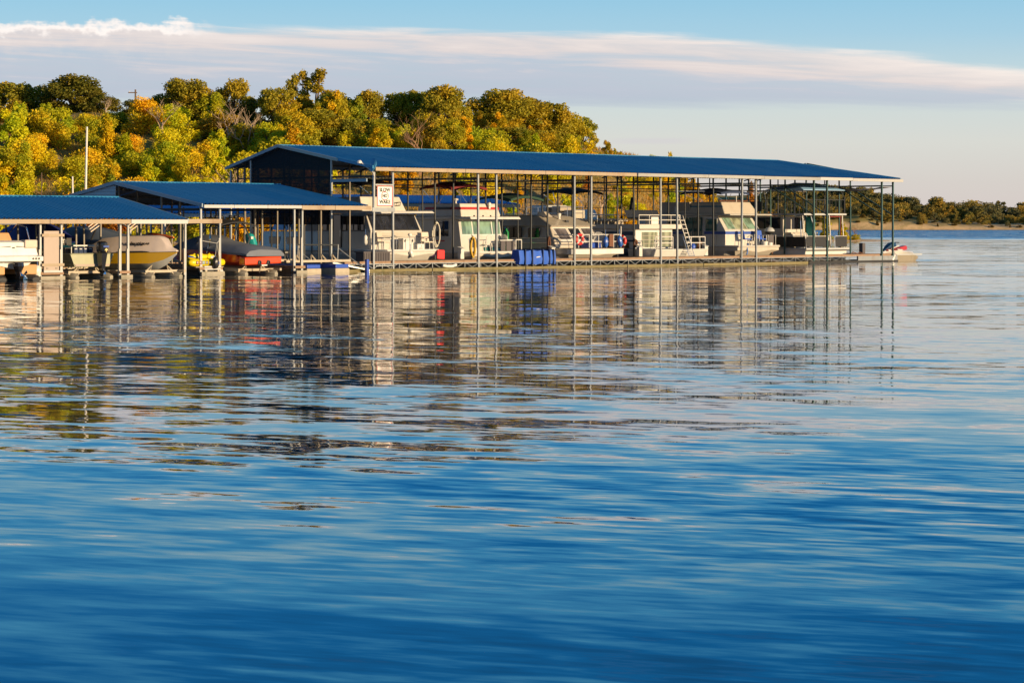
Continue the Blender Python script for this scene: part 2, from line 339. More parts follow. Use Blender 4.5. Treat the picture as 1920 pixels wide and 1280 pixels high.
# ------------------------------------------------------------------ mesh building
A = R(45.6); OX, OY = -7.17, 125.0
ca_, sa_ = math.cos(A), math.sin(A)
def W(u, v, z=0): return Vector((OX+u*ca_-v*sa_, OY+u*sa_+v*ca_, z))   # dock frame -> world
OFF = {}
class MB:
    def __init__(s): s.v = []; s.f = []
    def add(s, vs, fs):
        o = len(s.v); s.v += [tuple(q) for q in vs]; s.f += [tuple(i+o for i in f) for f in fs]; return s
    def box(s, a, b, c, d, e, f):
        return s.add([(a,c,e),(b,c,e),(b,d,e),(a,d,e),(a,c,f),(b,c,f),(b,d,f),(a,d,f)],
                     [(0,3,2,1),(4,5,6,7),(0,1,5,4),(1,2,6,5),(2,3,7,6),(3,0,4,7)])
    def hexa(s, lo, hi):       # four bottom corners, four top corners, counter-clockwise
        return s.add(list(lo)+list(hi), [(0,3,2,1),(4,5,6,7),(0,1,5,4),(1,2,6,5),(2,3,7,6),(3,0,4,7)])
    def bar(s, p, q, r, n=6, r2=None):
        p = Vector(p); q = Vector(q); d = (q-p)
        if d.length < 1e-6: return s
        d.normalize(); up = Vector((0,0,1)) if abs(d.z) < .95 else Vector((1,0,0))
        a = d.cross(up).normalized(); b = a.cross(d); r2 = r if r2 is None else r2
        vs = []
        ph = math.pi/4 if n == 4 else 0
        for c, rr in ((p, r), (q, r2)):
            for i in range(n):
                th = 2*math.pi*i/n+ph; vs.append(c+(a*math.cos(th)+b*math.sin(th))*rr)
        return s.add(vs, [(i, (i+1)%n, n+(i+1)%n, n+i) for i in range(n)]+[tuple(range(n-1,-1,-1)), tuple(range(n, 2*n))])
    def tube(s, pts, r, n=6, closed=False, taper=None):
        pts = [Vector(q) for q in pts]; N = len(pts); rings = []
        for i, c in enumerate(pts):
            d = (pts[(i+1)%N]-pts[i-1]) if closed else (pts[min(i+1, N-1)]-pts[max(i-1, 0)])
            d.normalize(); up = Vector((0,0,1)) if abs(d.z) < .9 else Vector((1,0,0))
            a = d.cross(up).normalized(); b = a.cross(d)
            rr = r if taper is None else r+(taper-r)*i/(N-1)
            rings.append([c+(a*math.cos(2*math.pi*k/n)+b*math.sin(2*math.pi*k/n))*rr for k in range(n)])
        return s.loft(rings, closed)
    def loft(s, rings, closed=False, caps=True):
        n = len(rings[0]); N = len(rings); vs = [q for r in rings for q in r]; fs = []
        for i in range(N if closed else N-1):
            j = (i+1) % N
            for k in range(n): fs.append((i*n+k, i*n+(k+1)%n, j*n+(k+1)%n, j*n+k))
        if caps and not closed: fs += [tuple(range(n-1,-1,-1)), tuple(range((N-1)*n, N*n))]
        return s.add(vs, fs)
    def prism(s, poly, vec):
        n = len(poly); vec = Vector(vec); a = [Vector(q) for q in poly]
        return s.add(a+[q+vec for q in a], [tuple(range(n-1,-1,-1)), tuple(range(n, 2*n))]+[(i, (i+1)%n, n+(i+1)%n, n+i) for i in range(n)])
    def plate(s, quad, th):    # a quad (counter-clockwise seen from outside) thickened inwards
        q = [Vector(x) for x in quad]; nrm = (q[1]-q[0]).cross(q[3]-q[0]).normalized()
        return s.prism([x-nrm*th for x in q], nrm*th)
    def ell(s, c, r, n=10, m=6):
        rings = []
        for i in range(1, m):
            ph = math.pi*i/m
            rings.append([(c[0]+r[0]*math.sin(ph)*math.cos(2*math.pi*k/n), c[1]+r[1]*math.sin(ph)*math.sin(2*math.pi*k/n), c[2]-r[2]*math.cos(ph)) for k in range(n)])
        return s.loft(rings)
    def lathe(s, prof, c=(0,0,0), n=12):  # profile of (radius, z)
        return s.loft([[(c[0]+r*math.cos(2*math.pi*k/n), c[1]+r*math.sin(2*math.pi*k/n), c[2]+z) for k in range(n)] for r, z in prof])
    def sheet(s, grid, th):    # grid of points, given thickness downwards
        h = len(grid); wd = len(grid[0]); o = [Vector(q) for r in grid for q in r]; lo = [q-Vector((0,0,th)) for q in o]; N = h*wd; fs = []
        for i in range(h-1):
            for j in range(wd-1):
                a, b, c, d = i*wd+j, i*wd+j+1, (i+1)*wd+j+1, (i+1)*wd+j
                fs += [(a,b,c,d), (N+d,N+c,N+b,N+a)]
        rim = [j for j in range(wd)]+[i*wd+wd-1 for i in range(1,h)]+[(h-1)*wd+j for j in range(wd-2,-1,-1)]+[i*wd for i in range(h-2,0,-1)]
        for i in range(len(rim)):
            a, b = rim[i], rim[(i+1)%len(rim)]; fs.append((b, a, N+a, N+b))
        return s.add(o+lo, fs)
    def mesh(s, name, off=(0,0,0), smooth=False, fix=True):
        me = bpy.data.meshes.new(name)
        me.from_pydata([(x-off[0], y-off[1], z-off[2]) for x, y, z in s.v], [], s.f)
        if fix:
            bm = bmesh.new(); bm.from_mesh(me); bmesh.ops.recalc_face_normals(bm, faces=bm.faces); bm.to_mesh(me); bm.free()
        if smooth:
            me.polygons.foreach_set('use_smooth', [True]*len(me.polygons))
            me.set_sharp_from_angle(angle=R(40))
        me.update(); return me
def thing(name, label, cat, uvz=(0,0,0), group=None, rot=0.0):
    o = bpy.data.objects.new(name, None); COL.objects.link(o); o.empty_display_size = .2
    o.location = W(*uvz); o.rotation_euler = (0, 0, A+R(rot)); o['label'] = label; o['category'] = cat
    if group: o['group'] = group
    OFF[o] = (0,0,0) if rot else uvz
    return o
def part(name, mb, m, parent, smooth=False, bevel=0.0, label=None, share=None):
    """one mesh object under its thing; points are in the dock frame"""
    off = OFF[parent]
    me = share or mb.mesh(name, off, smooth)
    o = bpy.data.objects.new(name, me); COL.objects.link(o); o.parent = parent; OFF[o] = off
    if not share: me.materials.append(MATS[m])
    if bevel:
        b = o.modifiers.new('bevel', 'BEVEL'); b.width = bevel; b.segments = 2; b.limit_method = 'ANGLE'; b.angle_limit = R(35)
    if label: o['label'] = label
    return o
def single(name, mb, m, label, cat, uvz, group=None, smooth=False, bevel=0.0):
    me = mb.mesh(name, uvz, smooth); me.materials.append(MATS[m])
    o = bpy.data.objects.new(name, me); COL.objects.link(o); o.location = W(*uvz); o.rotation_euler = (0,0,A)
    o['label'] = label; o['category'] = cat
    if group: o['group'] = group
    if bevel:
        b = o.modifiers.new('bevel', 'BEVEL'); b.width = bevel; b.segments = 2; b.limit_method = 'ANGLE'; b.angle_limit = R(35)
    OFF[o] = uvz
    return o
def dup(root, uvz, rot=0.0, label=None):
    def cp(o, par):
        c = o.copy(); COL.objects.link(c)
        if par: c.parent = par
        for ch in list(o.children): cp(ch, c)
        return c
    r = cp(root, None); r.location = W(*uvz); r.rotation_euler = (0,0,A+R(rot))
    if label: r['label'] = label
    return r
def lettering(txt, size, m, parent, loc, rot=(90,0,0), shear=0.0, bold=0.0, width=None, name='lettering'):
    cu = bpy.data.curves.new('t', 'FONT'); cu.body = txt; cu.size = size; cu.extrude = .006; cu.shear = shear; cu.offset = bold
    cu.align_x = 'CENTER'; cu.align_y = 'CENTER'; cu.resolution_u = 3
    to = bpy.data.objects.new('t', cu); COL.objects.link(to)
    dg = bpy.context.evaluated_depsgraph_get(); me = bpy.data.meshes.new_from_object(to.evaluated_get(dg))
    bpy.data.objects.remove(to); bpy.data.curves.remove(cu)
    if width:
        xs = [q.co.x for q in me.vertices]; k = width/(max(xs)-min(xs)); me.transform(Matrix.Scale(k, 4, (1,0,0)))
    me.name = name; me.materials.clear(); me.materials.append(MATS[m])
    o = bpy.data.objects.new(name, me); COL.objects.link(o); o.parent = parent
    off = OFF[parent]; o.location = (loc[0]-off[0], loc[1]-off[1], loc[2]-off[2]); o.rotation_euler = tuple(R(a) for a in rot); OFF[o] = off
    return o
def structure(name, mb, m, smooth=False):
    me = mb.mesh(name, fix=False, smooth=smooth); me.materials.append(MATS[m]); o = bpy.data.objects.new(name, me); COL.objects.link(o); o['kind'] = 'structure'; return o
# ------------------------------------------------------------------ setting: water and land
mb = MB(); mb.add([(-2500,-300,0),(2500,-300,0),(2500,2600,0),(-2500,2600,0)], [(0,1,2,3)])
structure('lake_water', mb, 'lake_water')

def interp(tab, x):
    if x <= tab[0][0]: return tab[0][1:]
    for a, b in zip(tab, tab[1:]):
        if x <= b[0]:
            f = (x-a[0])/(b[0]-a[0]); return tuple(p*(1-f)+q*f for p, q in zip(a[1:], b[1:]))
    return tab[-1][1:]
# the near bluff: shoreline and crest points (s, x, y) and crest heights
SHORE = [(0,-95,196),(1,-46,206),(2,-24,209),(3,-4,214),(4,12,226),(5,25,262),(6,33,300),(7,41,330),(8,50.5,351)]
CREST = [(0,-105,280,15.0),(1,-60,282,15.2),(2,-32,286,14.4),(3,-7,298,13.8),(4,10,312,12.4),(5,21,326,9.6),(6,27.5,338,5.2),(7,37,346,1.5),(8,51,354,.05)]
def hill_n(x, y):
    return (math.sin(x*.31+y*.17)+math.sin(x*.13-y*.29+1.7)+.6*math.sin(x*.71+y*.53+.4))*.35
def hill(s, t):
    sx, sy = interp(SHORE, s); cx, cy, cz = interp(CREST, s)
    x = sx+(cx-sx)*t; y = sy+(cy-sy)*t
    if t <= 1:
        z = -.6+(cz+.6)*(t*.45+.55*(t*t*(3-2*t)))
    else: z = cz-(t-1)*cz*.55
    amp = min(1, cz/8)*min(1, max(0, t)*3)
    return Vector((x, y, z+hill_n(x, y)*amp))
NS, NTt = 150, 44
mb = MB()
vs = [hill(8*i/NS, -.12+2.0*j/NTt) for i in range(NS+1) for j in range(NTt+1)]
mb.add(vs, [(i*(NTt+1)+j, (i+1)*(NTt+1)+j, (i+1)*(NTt+1)+j+1, i*(NTt+1)+j+1) for i in range(NS) for j in range(NTt)])
structure('hillside', mb, 'hillside', smooth=True)
# low sandy spit at the end of the bluff
mb = MB(); nr = []
for i in range(25):
    f = i/24; x = 24+31*f; yc = 338+14*f; wd = 12*(1-f)**.6+.3
    nr.append([(x+(k-5)*.2*0, yc+(k-5)/5*wd, (.95*(1-f)**.7+.12)*max(0, 1-((k-5)/5)**2)-.08+.05*math.sin(x*2+k)) for k in range(11)])
mb.add([q for r in nr for q in r], [(i*11+j, (i+1)*11+j, (i+1)*11+j+1, i*11+j+1) for i in range(24) for j in range(10)])
structure('sand_spit', mb, 'hillside', smooth=True)

FAR = [(0,60,1092),(1,120,1088),(2,150,1090),(3,170,1086),(4,215,1088),(5,270,1092),(6,420,1100)]
def far_ground(s, t):
    x, y = interp(FAR, s)
    yy = y-6+t*130
    bank = interp([(0,3.0),(1,3.4),(1.6,4.2),(2.3,5.6),(3,3.4),(4,1.6),(5,1.3),(6,1.3)], s)[0]
    tt = max(0, t-.046)
    z = -.8+min(1, t/.046)*.9+bank*(1-math.exp(-tt*40))+tt*interp([(0,15.0),(2,13.0),(3,9.5),(4,6.5),(6,6.0)], s)[0]
    return Vector((x+12*t, yy, z+.25*math.sin(x*.35+yy*.1)*min(1, t*8)))
mb = MB(); ns, nt = 160, 60
vs = [far_ground(6*i/ns, (j/nt)**1.6) for i in range(ns+1) for j in range(nt+1)]
mb.add(vs, [(i*(nt+1)+j, (i+1)*(nt+1)+j, (i+1)*(nt+1)+j+1, i*(nt+1)+j+1) for i in range(ns) for j in range(nt)])
structure('far_shore', mb, 'far_shore_soil', smooth=True)
# the land behind it, out to the horizon
mb = MB(); mb.add([(-2500,1225,3),(2500,1225,3),(2500,2600,6),(-2500,2600,6)], [(0,1,2,3)])
structure('distant_land', mb, 'far_shore_soil')

# ------------------------------------------------------------------ plants
def leaf_mesh(name, lobes, n, size, seed, droop=0.0):
    """thousands of separate small leaves (or leaf sprays) spread through lobes (cx,cy,cz,rx,ry,rz)"""
    g = np.random.default_rng(seed)
    wts = np.array([l[3]*l[4]*l[5] for l in lobes])**.75; wts /= wts.sum()
    idx = g.choice(len(lobes), n, p=wts); L = np.array(lobes)[idx]
    d = g.normal(size=(n,3)); d /= np.linalg.norm(d, axis=1)[:,None]
    rad = (g.random(n)**.42)
    # break the lobe surface into sprays
    rad *= .86+.26*np.sin(d[:,0]*7+idx*1.3)*np.sin(d[:,1]*6+idx)*np.sin(d[:,2]*5+2+idx*.7)
    c = L[:,:3]+d*L[:,3:]*rad[:,None]
    a = g.normal(size=(n,3))+d*.3; a[:,2] -= droop; a /= np.linalg.norm(a, axis=1)[:,None]
    b = np.cross(a, g.normal(size=(n,3))); b /= np.linalg.norm(b, axis=1)[:,None]
    s = size*(.55+.8*g.random(n))[:,None]
    q = np.stack([c-a*s*.6, c+b*s*.34, c+a*s*.6, c-b*s*.34], 1).reshape(-1, 3)
    me = bpy.data.meshes.new(name); me.vertices.add(4*n); me.vertices.foreach_set('co', q.ravel())
    me.loops.add(4*n); me.loops.foreach_set('vertex_index', np.arange(4*n)); me.polygons.add(n)
    me.polygons.foreach_set('loop_start', np.arange(0, 4*n, 4)); me.polygons.foreach_set('loop_total', np.full(n, 4))
    tint = np.clip(.5+g.normal(size=n)*.13+np.sin(idx*2.1+seed)*.27, 0, 1)
    at = me.attributes.new('tint', 'FLOAT', 'POINT'); at.data.foreach_set('value', np.repeat(tint, 4).astype(np.float32))
    me.update(); me.materials.append(MATS['leaves']); return me
def limb_mesh(name, base_r, pts, trunk_top, seed, m='bark', wob=.25):
    r = random.Random(seed); mb = MB(); mid = Vector(trunk_top)
    b = Vector((0,0,-.6)); k1 = mid*.5+Vector((r.uniform(-wob,wob), r.uniform(-wob,wob), 0))
    mb.tube([b, k1, mid], base_r, 7, taper=base_r*.6)
    for q in pts:
        q = Vector(q); mm = mid.lerp(q, .5)+Vector((r.uniform(-wob,wob), r.uniform(-wob,wob), r.uniform(0,wob)))
        mb.tube([k1.lerp(mid, r.uniform(.5,1)), mm, q], base_r*.5, 5, taper=base_r*.12)
    me = mb.mesh(name, smooth=True); me.materials.append(MATS[m]); return me
def oak(seed, w_, h_, n=11000, size=.21, nl=20, trunk=.14):
    r = random.Random(seed); lobes = []
    for i in range(nl):
        th = 2*math.pi*(i*.382+r.uniform(-.06,.06)); f = (i+.5)/nl
        zz = h_*(trunk+.04+(.90-trunk-.04)*f**.85); prof = math.sin(math.pi*(.20+.66*f))
        rr = w_/2*.74*prof*r.uniform(.45,1.1); s = w_*r.uniform(.10,.19)
        lobes.append((rr*math.cos(th), rr*math.sin(th), zz, s*1.2, s*1.2, s*r.uniform(.65,.95)))
    cr = leaf_mesh('crown', lobes, n, size, seed)
    tr = limb_mesh('trunk', w_*.035, [(l[0]*.9, l[1]*.9, l[2]) for l in lobes[4:]], (0,0,h_*max(.25, trunk)), seed)
    return cr, tr
OAKS = [oak(11,6,5.6), oak(12,6,5.6,nl=24), oak(13,6,5.6,nl=17,trunk=.24), oak(14,6,5.6,nl=28,n=13000), oak(15,6,5.6,nl=14,trunk=.32,n=8000)]
def column_oak(seed):
    r = random.Random(seed); lobes = []
    for i in range(11):
        f = i/10; lobes.append((r.uniform(-.9,.9)*(1.1-.6*f), r.uniform(-.8,.8), 1.2+5.2*f, r.uniform(.55,1.0)*(1.25-.6*f), .9*(1.2-.6*f), r.uniform(.5,.8)))
    return leaf_mesh('crown', lobes, 7000, .19, seed), limb_mesh('trunk', .2, [l[:3] for l in lobes], (0,0,2.0), seed)
COLUMN = [column_oak(31), column_oak(32)]
def shrub(seed, n=8500, size=.105):
    r = random.Random(seed); lobes = []
    for i in range(14):
        th = 2*math.pi*i*.382; rr = r.uniform(.2,1.2)
        s = r.uniform(.35,.75); lobes.append((rr*math.cos(th), rr*math.sin(th), r.uniform(.5,2.1)-rr*.35, s, s, s*r.uniform(.7,1.2)))
    return leaf_mesh('shrub', lobes, n, size, seed)
def tall_shrub(seed):
    r = random.Random(seed); lobes = []
    for i in range(12):
        f = i/11; th = i*2.4; rr = r.uniform(.1,.75)*(1.1-.7*f); s = r.uniform(.26,.55)*(1.1-.45*f)
        lobes.append((rr*math.cos(th), rr*math.sin(th), .3+2.6*f, s, s, s*r.uniform(1.0,1.7)))
    return leaf_mesh('shrub', lobes, 7000, .10, seed)
SHRUBS = [shrub(40), shrub(41, 7000, .10), tall_shrub(42), shrub(43), tall_shrub(44), shrub(45, 9500, .105)]
def bare(seed, h_=5.0, spread=2.2, lean=0.0, m='bark_pale', levels=4, br=.13):
    r = random.Random(seed); mb = MB()
    def grow(p, d, ln, rad, lv):
        pts = [p]; c = Vector(p)
        for k in range(3):
            d = (d+Vector((r.uniform(-.22,.22), r.uniform(-.22,.22), r.uniform(-.02,.16)))).normalized(); c = c+d*ln/3; pts.append(c.copy())
        mb.tube(pts, rad, 5 if lv < 2 else 4, taper=rad*.55)
        if lv < levels:
            for k in range(r.choice((2,3,3)) if lv else 4):
                th = r.uniform(0, 6.28); e = (d*.75+Vector((math.cos(th), math.sin(th), r.uniform(-.05,.6)))*spread*.32).normalized()
                grow(pts[r.choice((2,3,3))], e, ln*r.uniform(.55,.8), rad*.5, lv+1)
    grow(Vector((0,0,-.4)), Vector((lean,0,1)).normalized(), h_*.36, br, 0)
    me = mb.mesh('branches', smooth=True); me.materials.append(MATS[m]); return me
def plant(name, label, cat, loc, sx, sz, rz, meshes, col, group=None):
    o = bpy.data.objects.new(name, None); COL.objects.link(o); o.location = loc
    o['label'] = label; o['category'] = cat
    if group: o['group'] = group
    for nm, me in meshes:
        c = bpy.data.objects.new(nm, me); COL.objects.link(c); c.parent = o; c.scale = (sx, sx, sz); c.rotation_euler = (0,0,rz)
        c.color = (*col, 1)
    return o
def px(p, y): return (p-960)/4533.33*y            # ground line of sight used only to read off positions
def ground(x, y):
    """height of the bluff at a world position, searched on the parametrised slope"""
    best = None
    for i in range(81):
        s = i/10
        sx, sy = interp(SHORE, s); cx, cy, cz = interp(CREST, s)
        dx, dy = cx-sx, cy-sy; t = ((x-sx)*dx+(y-sy)*dy)/(dx*dx+dy*dy)
        qx, qy = sx+dx*t, sy+dy*t; d = (qx-x)**2+(qy-y)**2
        if best is None or d < best[0]: best = (d, s, t)
    return hill(best[1], max(-.1, min(1.85, best[2]))).z
OLIVE = (0.403, 0.314, 0.022); DARK = (.19,.17,.02); YEL = (0.672, 0.549, 0.013); LIME = (0.515, 0.47, 0.016); GOLD = (.64,.44,.014); ORANGE = (.52,.23,.028); RUST = (.28,.12,.03); MID = (0.426, 0.358, 0.02)
crest_trees = [  # position along the view, distance, top row, width, kind, colour, label
 (20,286,152,100,0,OLIVE,'broad brownish oak on the crest at the far left edge'),
 (68,290,160,84,1,OLIVE,'low rounded oak on the crest between the left edge and the tall dark oak'),
 (140,284,143,112,3,DARK,'tall dark green oak, highest of the trees left of the utility pole'),
 (186,282,176,56,2,DARK,'narrow dark oak leaning off the right side of the tall dark oak'),
 (252,286,192,66,4,DARK,'small dark round oak at the foot of the utility pole'),
 (352,288,149,96,3,OLIVE,'wide oak with grey branches behind the pale bare tree'),
 (300,292,180,60,4,OLIVE,'thin pale green oak behind the pale bare tree'),
 (395,286,172,56,1,LIME,'bright green oak between the two pale bare trees'),
 (440,290,153,72,2,OLIVE,'umbrella shaped oak over the leaning pale trunks'),
 (476,288,186,44,4,DARK,'small dark oak right of the leaning pale trunks'),
 (520,284,163,78,1,OLIVE,'dense oak on the left flank of the tallest tree'),
 (560,290,140,46,5,OLIVE,'slim left half of the tallest twin crowned tree'),
 (592,290,137,66,6,OLIVE,'tallest tree on the crest with an open upright crown'),
 (626,286,172,70,0,MID,'rounded oak right below the tallest tree'),
 (655,292,185,52,4,OLIVE,'small airy oak in the gap right of the tallest tree'),
 (692,290,172,66,3,OLIVE,'round topped oak standing alone against the sky left of the gap'),
 (748,292,172,62,1,MID,'oak at the left end of the two humped grove'),
 (782,292,168,60,0,MID,'middle oak of the two humped grove above the brown bare tree'),
 (830,288,163,88,3,OLIVE,'big oak with a high right hump in the grove above the roof'),
 (868,290,198,50,4,MID,'low oak sloping down from the two humped grove to the rocks'),
 (905,300,212,56,4,MID,'small oak with a bent pale trunk beside the rocky patch'),
 (938,302,169,112,3,OLIVE,'largest dome shaped oak on the right of the crest'),
 (985,306,182,108,0,OLIVE,'broad orange tinged oak joined to the dome shaped oak'),
 (1030,308,190,92,1,OLIVE,'right shoulder oak of the big grove'),
 (1062,312,214,70,2,MID,'spreading oak at the sloping right end of the big grove'),
 (1090,316,223,58,4,MID,'last oak on the crest, its bare trunk showing against the sky')]
for i, (p, y, tp, wd, k, col, lab) in enumerate(crest_trees):
    x = px(p, y); z0 = ground(x, y); zt = 2.4+(421-tp)/4533.33*y; h = max(2.2, zt-z0)
    width = wd/4533.33*y
    cr, tr = (OAKS+COLUMN)[k]; nat = (6.0, 5.6) if k < 5 else (3.4, 6.6)
    j = rnd.uniform(.9, 1.1)
    plant('oak_tree', lab, 'tree', (x, y, z0-1.3), width/nat[0]*1.34, (h+1.3)/nat[1]*1.03, rnd.uniform(0, 6.28), [('crown', cr), ('trunk', tr)], tuple(c*j for c in col))
# second rank of oaks just under the crest
SECOND = [(-20,268,196,70),(40,264,206,80),(110,262,200,74),(215,270,206,60),(420,266,208,100),(470,262,224,90),(545,262,204,96),(600,266,200,96),(650,266,214,84),
          (705,270,216,72),(800,266,214,80),(850,272,232,60),(960,284,232,80),(1015,288,238,80),(505,258,228,84),(565,256,232,90)]
SECL = ['at the far left edge','under the two left edge oaks','under the left side of the tall dark oak','below the utility pole','in front of the leaning pale trunks','left of the tallest tree, low on its flank','below the slim half of the tallest tree','directly below the tallest upright crown','right below the tallest tree','below the round topped lone oak','below the middle of the two humped grove','beside the left of the rocky patch','under the left of the dome shaped oak','under the right of the dome shaped oak','above the tall roof, left','behind the ridge peak of the tall roof']
for i, (p, y, tp, wd) in enumerate(SECOND):
    x = px(p, y); z0 = ground(x, y); h = max(2.5, 2.4+(421-tp)/4533.33*y-z0); width = wd/4533.33*y
    cr, tr = OAKS[i % 4]; col = (OLIVE, MID, LIME, MID)[i % 4]
    plant('oak_tree', 'olive green oak just below the crest, '+SECL[i], 'tree', (x, y, z0-.2), width/6*1.2, h/5.6, rnd.uniform(0, 6.28), [('crown', cr), ('trunk', tr)],
          tuple(c*rnd.uniform(.9,1.15) for c in col), 'oaks just below the crest of the bluff')
# bare trees
B1, B2, B3, B4 = bare(61, 5.2, 2.4), bare(62, 4.6, 2.6, .75), bare(63, 4.4, 2.6, .3, 'twig_brown', 5), bare(64, 3.4, 2.2, -.3)
def baretree(p, y, tp, me, hn, lab, wk=1.0, rz=0.0):
    x = px(p, y); z0 = ground(x, y); k = (2.4+(421-tp)/4533.33*y-z0)/hn
    o = plant('bare_tree', lab, 'tree', (x, y, z0), k*wk, k, rz, [('branches', me)], (.3,.2,.1)); return o
baretree(306, 262, 164, B1, 5.0, 'pale leafless tree with a forked trunk left of the wide oak')
baretree(405, 262, 182, B2, 3.7, 'pale leafless trunks leaning right under the umbrella shaped oak', 1.0, .3)
baretree(445, 261, 190, B2, 3.9, 'second clump of pale leafless trunks leaning towards the slope', .9, -.2)
baretree(783, 258, 201, B3, 4.3, 'brown leafless tree with a fine round crown in front of the grove', 1.1)
baretree(200, 279, 172, B4, 3.6, 'thin leafless tree between the tall dark oak and the utility pole')
baretree(430, 226, 285, B4, 3.4, 'small leafless snag beside the left end of the tall roof')
baretree(1130, 250, 330, B4, 3.4, 'leafless grey snag on the slope behind the upper deck of the houseboats')
baretree(905, 286, 222, B4, 3.4, 'white barked bare tree beside the rocky patch')
# shrubs on the bluff
NM = {YEL: 'yellow', LIME: 'lime green', MID: 'olive green', GOLD: 'golden', ORANGE: 'orange'}
spots = []
for row in range(11):
    for c in range(36):
        s = .5+c*.178+rnd.uniform(-.08,.08); t = .05+row*.088+rnd.uniform(-.04,.04)
        if s > 6.5: continue
        q = hill(s, t); pxx = 960+q.x/q.y*4533.33
        if -70 < pxx < 1345: spots.append((s, t, q, pxx))
rnd.shuffle(spots)
spots = [q for q in spots if not (q[1] < .5 and q[3] > 600 and rnd.random() < .45)]
for s, t, q, pxx in spots[:296]:
    lowright = t < .55 and pxx > 560
    sc = rnd.uniform(1.45,2.25)*(1.0 if not lowright else .72)*(1 if s < 5 else .75)
    if pxx > 1080 and t > .45: sc *= .5
    if t > .86: sc *= .55
    if t > .7: sc *= .85
    r_ = rnd.random()
    if lowright: col = GOLD if r_ < .36 else ORANGE if r_ < .52 else YEL if r_ < .84 else LIME
    elif t < .25: col = GOLD if r_ < .3 else ORANGE if r_ < .38 else YEL if r_ < .8 else LIME
    else: col = YEL if r_ < .48 else LIME if r_ < .80 else MID if r_ < .94 else GOLD
    o = bpy.data.objects.new('shrub', SHRUBS[rnd.randrange(6)]); COL.objects.link(o)
    o.location = (q.x, q.y, q.z-.35); o.scale = (sc*rnd.uniform(.9,1.2), sc*rnd.uniform(.9,1.2), sc*rnd.uniform(.75,1.0)); o.rotation_euler = (0,0,rnd.uniform(0,6.28))
    o.color = (*[v*rnd.uniform(.85,1.15) for v in col], 1)
    zone = ('low on the slope, seen through the tall shed' if pxx > 620 else 'low on the slope behind the low sheds') if t < .45 else ('high on the bluff above the low sheds' if pxx < 520 else 'high on the bluff above the tall roof')
    o['label'] = NM[col]+' autumn shrub growing '+zone; o['category'] = 'shrub'; o['group'] = NM[col]+' shrubs '+zone
# taller thicket at the right foot of the bluff, seen past the last posts, and bushes on the spit
for p, y, tp, wd, col, me, lab in [
   (1288,318,318,70,YEL,0,'tall yellow thicket at the right foot of the bluff'), (1255,310,322,70,YEL,2,'tall golden thicket behind the white houseboat rails'), (1310,322,352,50,GOLD,1,'rounded golden bush at the steep right end of the bluff'),
   (1345,330,388,50,GOLD,3,'low golden bush where the bluff meets the spit'), (1408,334,366,58,ORANGE,4,'orange bush behind the navy bimini frame'), (1440,338,390,44,ORANGE,5,'rusty bush left of the blue canopy deck'),
   (1480,340,396,60,GOLD,0,'golden bush seen through the black upper railing'), (1512,342,400,46,YEL,1,'yellow bush at the right end of the black upper railing'),
   (1548,342,414,54,LIME,2,'green yellow bush framed by the pink edged opening'), (1580,346,424,46,YEL,4,'low yellow bush on the sandy spit'), (1600,347,436,30,YEL,5,'last low bush at the tip of the sandy spit')]:
    x = px(p, y); h = (421-tp)/4533.33*y+2.0; o = bpy.data.objects.new('bush', SHRUBS[me]); COL.objects.link(o)
    o.location = (x, y, .25); o.scale = (wd/4533.33*y/2.9, wd/4533.33*y/2.9, h/2.45); o.color = (*col, 1); o['label'] = lab; o['category'] = 'bush'
BR = bare(65, 3.0, 3.0, 0, 'twig_brown', 4, .07)
for p, lab in ((1590, 'leafless pale brush on the spit beside the deck houseboat'), (1604, 'leafless pale brush nearest the tip of the spit')):
    plant('brush', lab, 'brush', (px(p, 347), 347, .3), 1.0, .95, rnd.uniform(0,6), [('branches', BR)], (.3,.2,.1))
# dry grass: nobody could count it
g = np.random.default_rng(5); gv = []; gt = []
for i in range(85000):
    s = .6+g.random()*6.6; t = g.random()**1.2*.95; q = hill(s, t)
    hh = .2+.3*g.random(); th = g.random()*6.28; wdt = .025+.04*g.random()
    dx, dy = math.cos(th)*wdt, math.sin(th)*wdt; lx, ly = g.normal()*.18, g.normal()*.18
    gv += [(q.x-dx, q.y-dy, q.z-.05), (q.x+dx, q.y+dy, q.z-.05), (q.x+lx, q.y+ly, q.z+hh)]; gt.append(g.random())
me = bpy.data.meshes.new('dry_grass'); me.from_pydata(gv, [], [(3*i, 3*i+1, 3*i+2) for i in range(len(gv)//3)])
at = me.attributes.new('tint', 'FLOAT', 'POINT'); at.data.foreach_set('value', np.repeat(np.array(gt), 3).astype(np.float32)); me.materials.append(MATS['leaves'])
o = bpy.data.objects.new('dry_grass', me); COL.objects.link(o); o.color = (.50,.29,.05,1); o['kind'] = 'stuff'; o['label'] = 'dry orange grass covering the slope'
# rocky patch on the crest
for i, (p, tp, wd) in enumerate([(842,240,24),(862,232,26),(880,236,20),(870,246,30),(848,250,22)]):
    y = 281; r = random.Random(i); mb = MB(); mb.ell((0,0,0), (wd/4533*y*.6, 1.0, .55), 9, 6)
    me = mb.mesh('boulder', smooth=True)
    for vv in me.vertices: vv.co *= 1+r.uniform(-.16,.16)
    me.materials.append(MATS['rock']); o = bpy.data.objects.new('boulder', me); COL.objects.link(o); o.location = (px(p,y), y, ground(px(p,y),y)+.55)
    o['label'] = 'pale tan boulder in the rocky patch between the grove and the dome shaped oak'; o['category'] = 'boulder'; o['group'] = 'boulders in the rocky patch on the crest'
